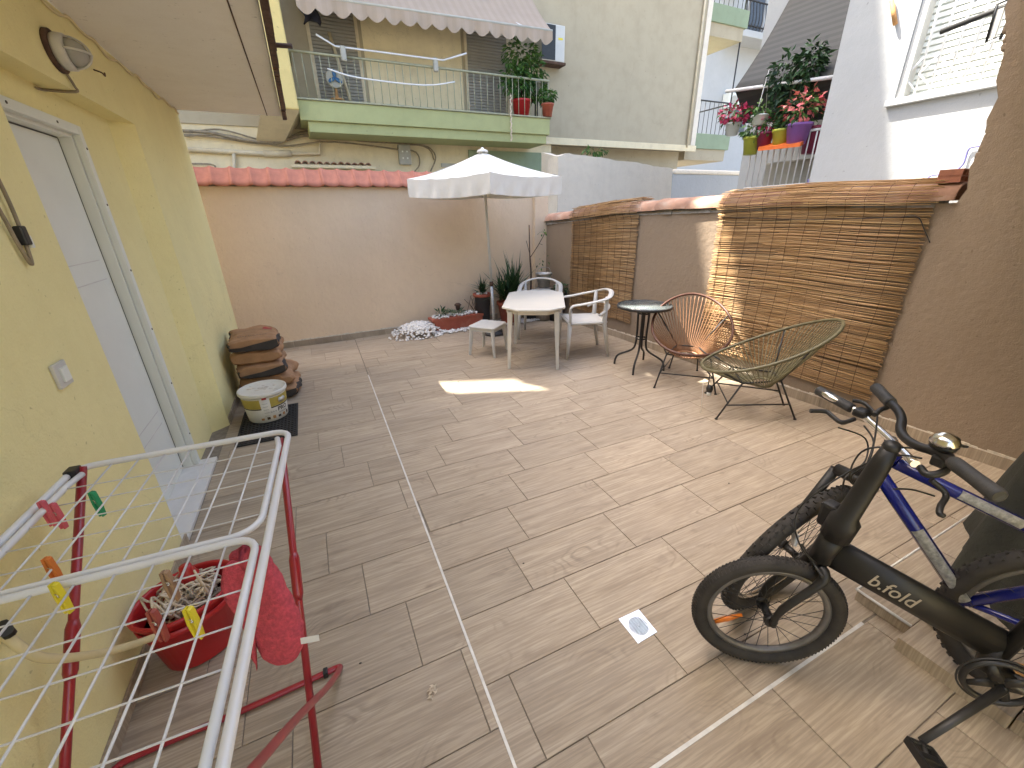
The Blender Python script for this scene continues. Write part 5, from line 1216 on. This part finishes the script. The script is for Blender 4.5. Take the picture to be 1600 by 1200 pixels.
def string_chair(label, loc_, rz, cord, rimm, fx=(.38, .385), bx=(-.42, .79), wf=.33, wb=.37, ncord=62):
    t = thing('string_chair', label, 'chair', loc_, rz, 'round string chairs by the side wall')
    Fp, Bp = Vector((fx[0], 0, fx[1])), Vector((bx[0], 0, bx[1]))
    def rim(a):
        c_, s_ = math.cos(a), math.sin(a); p = Fp*(1+c_)/2+Bp*(1-c_)/2; p.y = (wf*(1+c_)/2+wb*(1-c_)/2)*s_*1.03; p.z -= .045*abs(s_)**1.5; p.x += .02*abs(s_); return p
    MB().tube([rim(2*PI*k/64) for k in range(64)], .0125, 10, closed=True).build('rim', rimm, t)
    mb = MB(); fc = Vector((-.06, 0, .235))
    for k in range(ncord):
        a = 2*PI*(k+.5)/ncord; p = rim(a); e = fc+Vector((math.cos(a)*.075, math.sin(a)*.10, .012-.01*math.cos(a)))
        midp = p.lerp(e, .55)+Vector((0, 0, -.018)); mb.tube(smoothpath([p, midp, e], 4), .0040, 5)
    stuff(mb.build('cords', cord, t))
    MB().tube([tuple(fc+Vector((math.cos(2*PI*k/20)*.075, math.sin(2*PI*k/20)*.10, .012-.01*math.cos(2*PI*k/20)))) for k in range(20)], .009, 6, closed=True).build('seat_ring', cord, t)
    lg_ = {}
    for nm, (x_, y_, xt, zt_) in dict(a=(.30, .27, .14, .30), b=(.30, -.27, .14, .30), c=(-.31, .14, -.16, .31), d=(-.31, -.14, -.16, .31)).items():
        MB().tube([(x_, y_, .004), (xt, y_*.72, zt_)], .0075, 8).build('leg', M['bmetal'], t); MB().lathe([(.013, 0), (.012, .008)], 8, (x_, y_, 0)).build('foot', M['bplastic'], t)
    fr_ = MB()
    for s in (-1, 1):
        fr_.tube([(.235, s*.243, .12), (-.25, s*.137, .13)], .006, 6); pr_ = rim(s*2.05); fr_.tube([(-.16, s*.10, .31), tuple(pr_)], .007, 6); pf = rim(s*.75); fr_.tube([(.14, s*.194, .30), tuple(pf)], .007, 6)
        fr_.tube([(.14, s*.194, .30), (-.16, s*.10, .31)], .007, 6)
    fr_.tube([(.225, .232, .13), (.225, -.232, .13)], .006, 6).tube([(-.16, .10, .31), (-.16, -.10, .31)], .007, 6).tube([(.14, .194, .30), (.14, -.194, .30)], .007, 6)
    fr_.build('base_frame', M['bmetal'], t)
    return t
string_chair('round chair with brown cords in the sun streak', (3.20, 2.80, 0), math.radians(225), M['brownc'], M['brownf'])
oc = string_chair('round chair with olive cords seen from the side', (3.18, 2.06, 0), math.radians(140), M['olivec'], M['olivef'], fx=(.42, .36), bx=(-.50, .79), wf=.31, wb=.33, ncord=74)
lt_ = thing('solar_light', 'small black and white stake lamp hanging at olive chair front', 'garden lamp', onz(1108, 612, .16))
MB().lathe([(.022, 0), (.028, .03), (.022, .055), (1e-6, .06)], 12).build('head', M['bplastic'], lt_); MB().lathe([(.018, -.03), (.02, -.002)], 10).build('lens', M['pvc'], lt_)
MB().tube([(0, .02, .05), (.02, .04, .17)], .004, 5).build('cord', M['bmetal'], lt_)
sp = onz(1095, 645, 0); tag(MB().tube([sp, sp+Vector((.0, .03, .30))], .002, 5).build('thin_stake', M['wire']), 'thin pale wire stake before the olive chair', 'stake')

# ================================================================== BICYCLES
def wheel(parent, c, d, R, rt, name, knob, off, nsp=28, rimm='rim', lean=0.0):
    c = Vector(c); d = Vector((d[0], d[1], 0)).normalized(); n_ = Vector((d.y, -d.x, 0)); up = Vector((0, 0, math.cos(lean)))+n_*math.sin(lean); n_ = d.cross(up)*-1 if d.cross(up).dot(n_) < 0 else d.cross(up)
    def pt(a, r, s=0): return c+(d*math.cos(a)+up*math.sin(a))*r+n_*s-off
    mb = MB().tube([pt(2*PI*k/72, R-rt) for k in range(72)], rt, 12, closed=True)
    K = 60 if knob else 110
    for k in range(K):
        a = 2*PI*k/K
        for s_, da in ((-.6, 0), (0, .5), (.6, 0)):
            aa = a+da*2*PI/K; rr_ = R-rt+rt*math.sqrt(max(0, 1-s_*s_))*1.0
            h_ = (.006 if knob else .0022); wdt = (.011 if knob else .012); lt2 = (.008 if knob else .0055)
            rad = d*math.cos(aa)+up*math.sin(aa); tan = -d*math.sin(aa)+up*math.cos(aa)
            nn = (rad*math.sqrt(1-s_*s_*.8)+n_*s_*.9).normalized(); sd = tan.cross(nn).normalized()
            p = c+rad*(rr_-rt*0)+n_*s_*rt*1.0-off; p = c+rad*(R-rt)+nn*rt*.97-off
            vs = [p+sd*a_*wdt/2+tan*b_*lt2/2+nn*e_ for e_ in (0, h_) for a_, b_ in ((-1, -1), (1, -1), (1, 1), (-1, 1))]
            mb.add(vs, [(4,5,6,7), (0,1,5,4), (1,2,6,5), (2,3,7,6), (3,0,4,7)])
    ty = mb.build('tyre' if name is None else name, M['rubber'], parent)
    ri = R-rt*2
    mb = MB()
    prof = [(ri+.006, -.011), (ri-.014, -.009), (ri-.018, 0), (ri-.014, .009), (ri+.006, .011), (ri+.004, 0)]
    N = 64; vs = [pt(2*PI*k/N, r, s) for k in range(N) for r, s in prof]; m_ = len(prof)
    mb.add(vs, [(k*m_+i, k*m_+(i+1) % m_, ((k+1) % N)*m_+(i+1) % m_, ((k+1) % N)*m_+i) for k in range(N) for i in range(m_)], True); mb.build('rim', M[rimm], ty)
    mb = MB()
    for k in range(nsp):
        a = 2*PI*k/nsp; s = .026 if k % 2 else -.026; ah = a+(.9 if (k//2) % 2 else -.9); mb.tube([pt(a, ri-.015), pt(ah, .018, s)], .0011, 4)
    mb.build('spokes', M['bmetal'], ty)
    MB().tube([pt(0, 0, -.045), pt(0, 0, -.028)], .022, 10).tube([pt(0, 0, -.028), pt(0, 0, .028)], .014, 10).tube([pt(0, 0, .028), pt(0, 0, .045)], .022, 10).tube([pt(0, 0, -.06), pt(0, 0, .06)], .007, 8).build('hub', M['bmetal'], ty)
    return ty, pt
FO = Vector((1.30, .56, 0)); fb_ = thing('folding_bicycle', 'black folding bicycle with lettering on its thick main tube', 'bicycle', FO)
fd = Vector((.82, -.57, 0)).normalized(); bd = Vector((.285, -.325, 0)).normalized()
hubc = Vector((1.262, .588, .25)); ty, wp_ = wheel(fb_, hubc, fd, .252, .026, 'front_tyre', False, FO)
mb = MB(); 
a_, b_ = wp_(PI+.55, .195, -.012), wp_(PI+.72, .085, -.022)
mb.tube([a_, a_.lerp(b_, .5), b_], [.010, .014, .008], 8, flat=.45, up=tuple(Vector((fd.y, -fd.x, 0)))); mb.build('reflector', M['orange'], ty)
sd_ = Vector((fd.y, -fd.x, 0))
crown = Vector((1.352, .527, .50)); head1 = Vector((1.366, .512, .62))
fk = MB()
for s in (-1, 1): fk.tube(smoothpath([hubc+sd_*s*.055-FO, hubc+sd_*s*.055+Vector((.012, -.008, .08))-FO, crown+sd_*s*.05+Vector((0, 0, -.03))-FO, crown+sd_*s*.02-FO], 4), [.011]*4+[.013]*4+[.016]*5, 10)
fk.tube([crown-FO, head1-FO], .026, 12); fk.build('fork', M['bpaint'], fb_)
MB().tube([crown+Vector((0, 0, .02))-FO, head1+Vector((0, 0, .01))-FO], .034, 12).build('head_tube', M['bpaint'], fb_)
bt = Vector((1.362, .458, .98))
MB().tube([head1-FO, head1.lerp(bt, .2)-FO, head1.lerp(bt, .25)-FO, head1.lerp(bt, .8)-FO, bt-FO], [.042, .042, .030, .026, .019], 14).build('stem', M['bpaint'], fb_)
MB().ball(tuple(bt-FO), .0195, 12, 8, (1.1, 1.1, 1)).build('bar_clamp', M['bplastic'], fb_)
MB().cbox(tuple(head1.lerp(bt, .12)+Vector((.03, .05, 0))-FO), (.05, .05, .09)).build('stem_hinge', M['bplastic'], fb_, bev=.012)
m0, m1 = Vector((1.372, .515, .555)), Vector((1.67, .165, .365))
mt_ = MB().tube([m0-FO, m1-FO], .030, 16, flat=1.85, up=(0, 0, 1)).build('main_tube', M['bpaint'], fb_)
td = (m1-m0).normalized(); tn_ = Vector((0, 0, 1)).cross(td).normalized()
if tn_.dot(CAM-m0) < 0: tn_ = -tn_
tu = tn_.cross(td).normalized()
vs, fs = text_geo('b.fold', .062, .0004, .0003)
base = m0.lerp(m1, .385)+tn_*.0306
MB().add([base+td*x_+tu*(y_-.002)+tn_*z_-FO for x_, y_, z_ in vs], fs).build('lettering', M['letter'], mt_)
bb = Vector((1.66, .155, .285))
MB().tube([m1-FO, bb+Vector((0, 0, .0))-FO, bb+Vector((.03, -.035, -.02))-FO], .03, 12).build('bottom_bracket', M['bpaint'], fb_)
MB().tube([bb-FO, bb+bd*.07+Vector((0, 0, .42))-FO, bb+bd*.10+Vector((0, 0, .62))-FO], .02, 10).build('seat_tube', M['bpaint'], fb_)
MB().ball(tuple(bb+bd*.12+Vector((0, 0, .66))-FO), .1, 12, 8, (1.1, 1.1, .35)).build('saddle', M['bplastic'], fb_)
cside = Vector((-bd.y, bd.x, 0)); cside = -cside if cside.dot(CAM-bb) < 0 else cside
cc = bb+cside*.055
def cpt(a, r, o_=0): return cc+(bd*math.cos(a)+Vector((0, 0, 1))*math.sin(a))*r+cside*o_-FO
cr = MB().tube([cpt(2*PI*k/40, .078) for k in range(40)], .009, 6, closed=True).build('chain_ring', M['bplastic'], fb_)
for k in range(4): MB().tube([cpt(k*PI/2+.5, .012), cpt(k*PI/2+.5, .075)], [.02, .011], 6, flat=.4, up=tuple(cside)).build('spider_arm', M['bplastic'], cr)
MB().tube([cpt(2*PI*k/30, .091, -.002) for k in range(30)], .003, 5, closed=True).build('guard_ring', M['bmetal'], cr)
pe = onz(1440, 1158, .20)
ca = MB().tube([cpt(0, 0, .02), pe+cside*.0-FO], [.013, .010], 8, flat=.7).tube([pe-FO, pe+cside*.05-FO], .006, 6).build('crank', M['bmetal'], fb_)
pd = thing_p = MB().box((-.045, -.035, -.012), (.045, -.025, .012)).box((-.045, .025, -.012), (.045, .035, .012)).box((-.045, -.025, -.012), (-.033, .025, .012)).box((.033, -.025, -.012), (.045, .025, .012)).box((-.012, -.025, -.010), (.012, .025, .010)).build('pedal', M['bplastic'], fb_, bev=.003)
pd.location = pe+cside*.048-FO; pd.rotation_euler = (.3, .2, .9)
wheel(fb_, bb+bd*.36+Vector((0, 0, -.035)), bd, .252, .026, 'rear_tyre', False, FO, 20)
MB().tube([bb-FO, bb+bd*.36+Vector((0, 0, -.035))+cside*.06-FO], .012, 8).build('chain_stay', M['bpaint'], fb_)
hz = [(1372, 609, 1.005), (1388, 626, 1.0), (1403, 641, .995), (1409, 656, .985), (1407, 672, .978), (1416, 686, .975), (1434, 697, .978), (1456, 704, .985), (1478, 714, .993), (1500, 730, .998), (1562, 776, 1.0)]
hp_ = [onz(*q_)-FO for q_ in hz]
hbar = MB().tube(smoothpath(hp_, 4), .0125, 10).build('handlebar', M['bpaint'], fb_)
gp0, gp1 = hp_[8].lerp(hp_[9], .3), hp_[10]
def grip(a, b, par): return MB().tube([a, a.lerp(b, .06), a.lerp(b, .5), a.lerp(b, .9), a.lerp(b, .97), b], [.0165, .0185, .0175, .0185, .018, .010], 12).build('grip', M['grip'], par)
grip(hp_[8].lerp(hp_[9], .5), hp_[10], fb_); grip(hp_[2].lerp(hp_[1], .7), hp_[0].lerp(hp_[1], -.25), fb_)
be = onz(1475, 694, 1.02)-FO
bell = MB().lathe([(.030, 0), (.031, .008), (.024, .024), (.010, .031), (1e-6, .032)], 20, tuple(be)).build('bell', M['chrome'], fb_)
MB().lathe([(.026, -.012), (.029, 0)], 16, tuple(be)).tube([be+Vector((.02, -.02, .0)), be+Vector((.045, -.03, -.004))], .004, 5).build('bell_base', M['bplastic'], bell)
def lever(pts, par, m_='bplastic', r=.006): return MB().tube(smoothpath([onz(*q_)-(FO if par is fb_ else BO) for q_ in pts], 4), r, 8, flat=1.2).build('brake_lever', M[m_], par)
MB().cbox(tuple(onz(1468, 720, .975)-FO), (.03, .03, .03)).build('lever_clamp', M['bplastic'], fb_, bev=.006)
lever([(1485, 712, .97), (1478, 735, .955), (1450, 742, .94), (1438, 730, .945)], fb_, r=.009)
lever([(1455, 750, .93), (1478, 772, .90), (1470, 790, .885), (1468, 802, .875), (1474, 806, .87)], fb_)
MB().tube([onz(1398, 632, .985)-FO, onz(1376, 640, .975)-FO, onz(1366, 648, .97)-FO], .008, 8).build('brake_lever', M['bplastic'], fb_)
def cables(lst, par, off):
    for pts in lst: MB().tube(smoothpath([onz(*q_)-off for q_ in pts], 5), .0028, 6).build('cable', M['bplastic'], par)
cables([[(1350, 665, .93), (1365, 690, .90), (1355, 725, .86), (1330, 745, .80), (1345, 770, .72)],
        [(1440, 716, .96), (1400, 712, .93), (1340, 730, .86), (1275, 770, .76), (1246, 800, .68), (1243, 830, .62), (1255, 860, .56), (1275, 880, .52)],
        [(1430, 700, .95), (1360, 700, .92), (1335, 720, .86), (1328, 750, .80), (1345, 765, .74), (1352, 780, .70)],
        [(1372, 640, .96), (1366, 690, .90), (1352, 735, .82), (1350, 760, .74)],
        [(1310, 668, .92), (1352, 685, .88), (1352, 720, .82), (1322, 745, .78), (1317, 765, .73)],
        [(1396, 764, .80), (1425, 765, .78), (1460, 775, .76)]], fb_, FO)
refl = MB().cbox((0, 0, 0), (.03, .012, .045)).build('front_reflector', M['galv'], fb_, bev=.004); refl.location = onz(1242, 842, .53)-FO; refl.rotation_euler = (.1, .3, .9)
fr2 = crown+fd*-.02
MB().tube([crown+sd_*.05+Vector((0, 0, -.03))-FO, crown+sd_*.055+Vector((-.03, .02, -.10))-FO], .007, 6).tube([crown-sd_*.05+Vector((0, 0, -.03))-FO, crown-sd_*.055+Vector((-.03, .02, -.10))-FO], .007, 6).tube([crown+sd_*.07+Vector((-.02, .01, .01))-FO, crown-sd_*.07+Vector((-.02, .01, .01))-FO], .005, 6).build('brake_calliper', M['bmetal'], fb_)
# ---- blue mountain bicycle behind it
BO = Vector((1.55, .62, 0)); bk = thing('mountain_bicycle', 'blue mountain bicycle with knobbly tyre behind the folding bicycle', 'bicycle', BO)
bw_d = Vector((1.0, -.01, 0)).normalized(); bhub = Vector((1.53, .692, .328))
bty, bpt = wheel(bk, bhub, bw_d, .335, .028, 'front_tyre', True, BO, 32, 'chrome', math.radians(12))
bs = Vector((bw_d.y, -bw_d.x, 0)); bcr = Vector((1.62, .612, .70)); bh0, bh1 = Vector((1.648, .59, .72)), Vector((1.672, .545, .83))
mb = MB()
for s in (-1, 1): mb.tube([bhub+bs*s*.06-BO, bcr+bs*s*.06-BO], [.014, .018], 10)
mb.tube([bcr+bs*.06-BO, bcr-bs*.06-BO], .022, 10).tube([bcr-BO, bh1-BO], .018, 10); mb.build('suspension_fork', M['bpaint'], bk)
MB().tube([bh0-BO, bh1-BO], .024, 12).build('head_tube', M['blue'], bk)
t0, t1 = Vector((1.672, .54, .79)), onz(1610, 826, .66); t1 = t0+(t1-t0)*1.6
tt = MB().tube([t0-BO, t1-BO], .021, 12).build('top_tube', M['blue'], bk)
d0, d1_ = Vector((1.655, .56, .735)), onz(1508, 940, .34); 
dt = MB().tube([d0-BO, d1_-BO], .023, 12).build('down_tube', M['blue'], bk)
def decal(a, b, f0, f1, r, par):
    dd = (b-a).normalized(); p0, p1 = a.lerp(b, f0), a.lerp(b, f1); nn = (CAM-p0); nn = (nn-dd*nn.dot(dd)).normalized(); s_ = dd.cross(nn)
    return MB().grid(lambda u, v: tuple(p0.lerp(p1, u)+(nn*math.cos((v-.5)*1.5)+s_*math.sin((v-.5)*1.5))*(r+.0012)-BO), 8, 6).build('decal', M['decal'], par)
decal(d0, d1_, .42, .97, .023, dt); decal(t0, t1, .30, .58, .021, tt); decal(t0, t1, .66, .8, .021, tt)
seatb = Vector((d1_.x+.06, d1_.y-.12, .33))
MB().tube([t1-BO, d1_-BO], .019, 10).build('seat_tube', M['blue'], bk)
rw_c = d1_+(d1_-d0).normalized()*.42; rw_c.z = .335
wheel(bk, rw_c, (d1_-d0).xy.to_3d(), .335, .028, 'rear_tyre', True, BO, 24)
MB().tube([d1_-BO, rw_c+bs*.06-BO], .011, 8).tube([t1-BO, rw_c+bs*.06-BO], .010, 8).build('rear_stays', M['blue'], bk)
hq = [onz(1277, 609, .93)-BO, onz(1300, 622, .925)-BO, onz(1340, 643, .91)-BO, onz(1392, 688, .89)-BO, onz(1430, 725, .885)-BO]
MB().tube(smoothpath(hq, 4), .0125, 10).build('handlebar', M['chrome'], bk)
grip(hq[2].lerp(hq[1], .2), hq[0], bk)
MB().tube([bh1-BO, hq[3]], .017, 10).build('stem', M['bmetal'], bk)
MB().cbox(tuple(onz(1347, 645, .915)-BO), (.05, .045, .03), ).build('shifter', M['bplastic'], bk, bev=.01)
lever([(1335, 655, .90), (1315, 660, .895), (1300, 650, .90), (1290, 643, .905), (1266, 642, .905)], bk, r=.007)
lever([(1368, 647, .93), (1350, 630, .94), (1332, 626, .94)], bk)
MB().cbox(tuple(onz(1368, 646, .935)-BO), (.016, .014, .012)).build('adjuster', M['chrome'], bk, bev=.003)

# ================================================================== COVERED HEAP AT THE RIGHT
tp = thing('fabric_cover', 'dark olive fabric cover draped over a bulky item beside the side wall', 'cover', (2.86, .06, .058))
mb = MB()
def tpf(u, v):
    a = 2*PI*u; z_ = 1.55*v; r = (.66-.20*v-.10*v*v) if v < .93 else max(.0, (.66-.2*v-.10*v*v)*(1-(v-.93)/.07)**.5)
    fold = 1+.055*math.sin(a*9+3*v)*(1-v*.6)+.03*math.sin(a*17+5*v)*(1-v)
    return (math.cos(a)*r*fold*1.05, math.sin(a)*r*fold*.72, z_)
mb.grid(tpf, 90, 26); mb.build('draped_cloth', M['tarp'], tp)
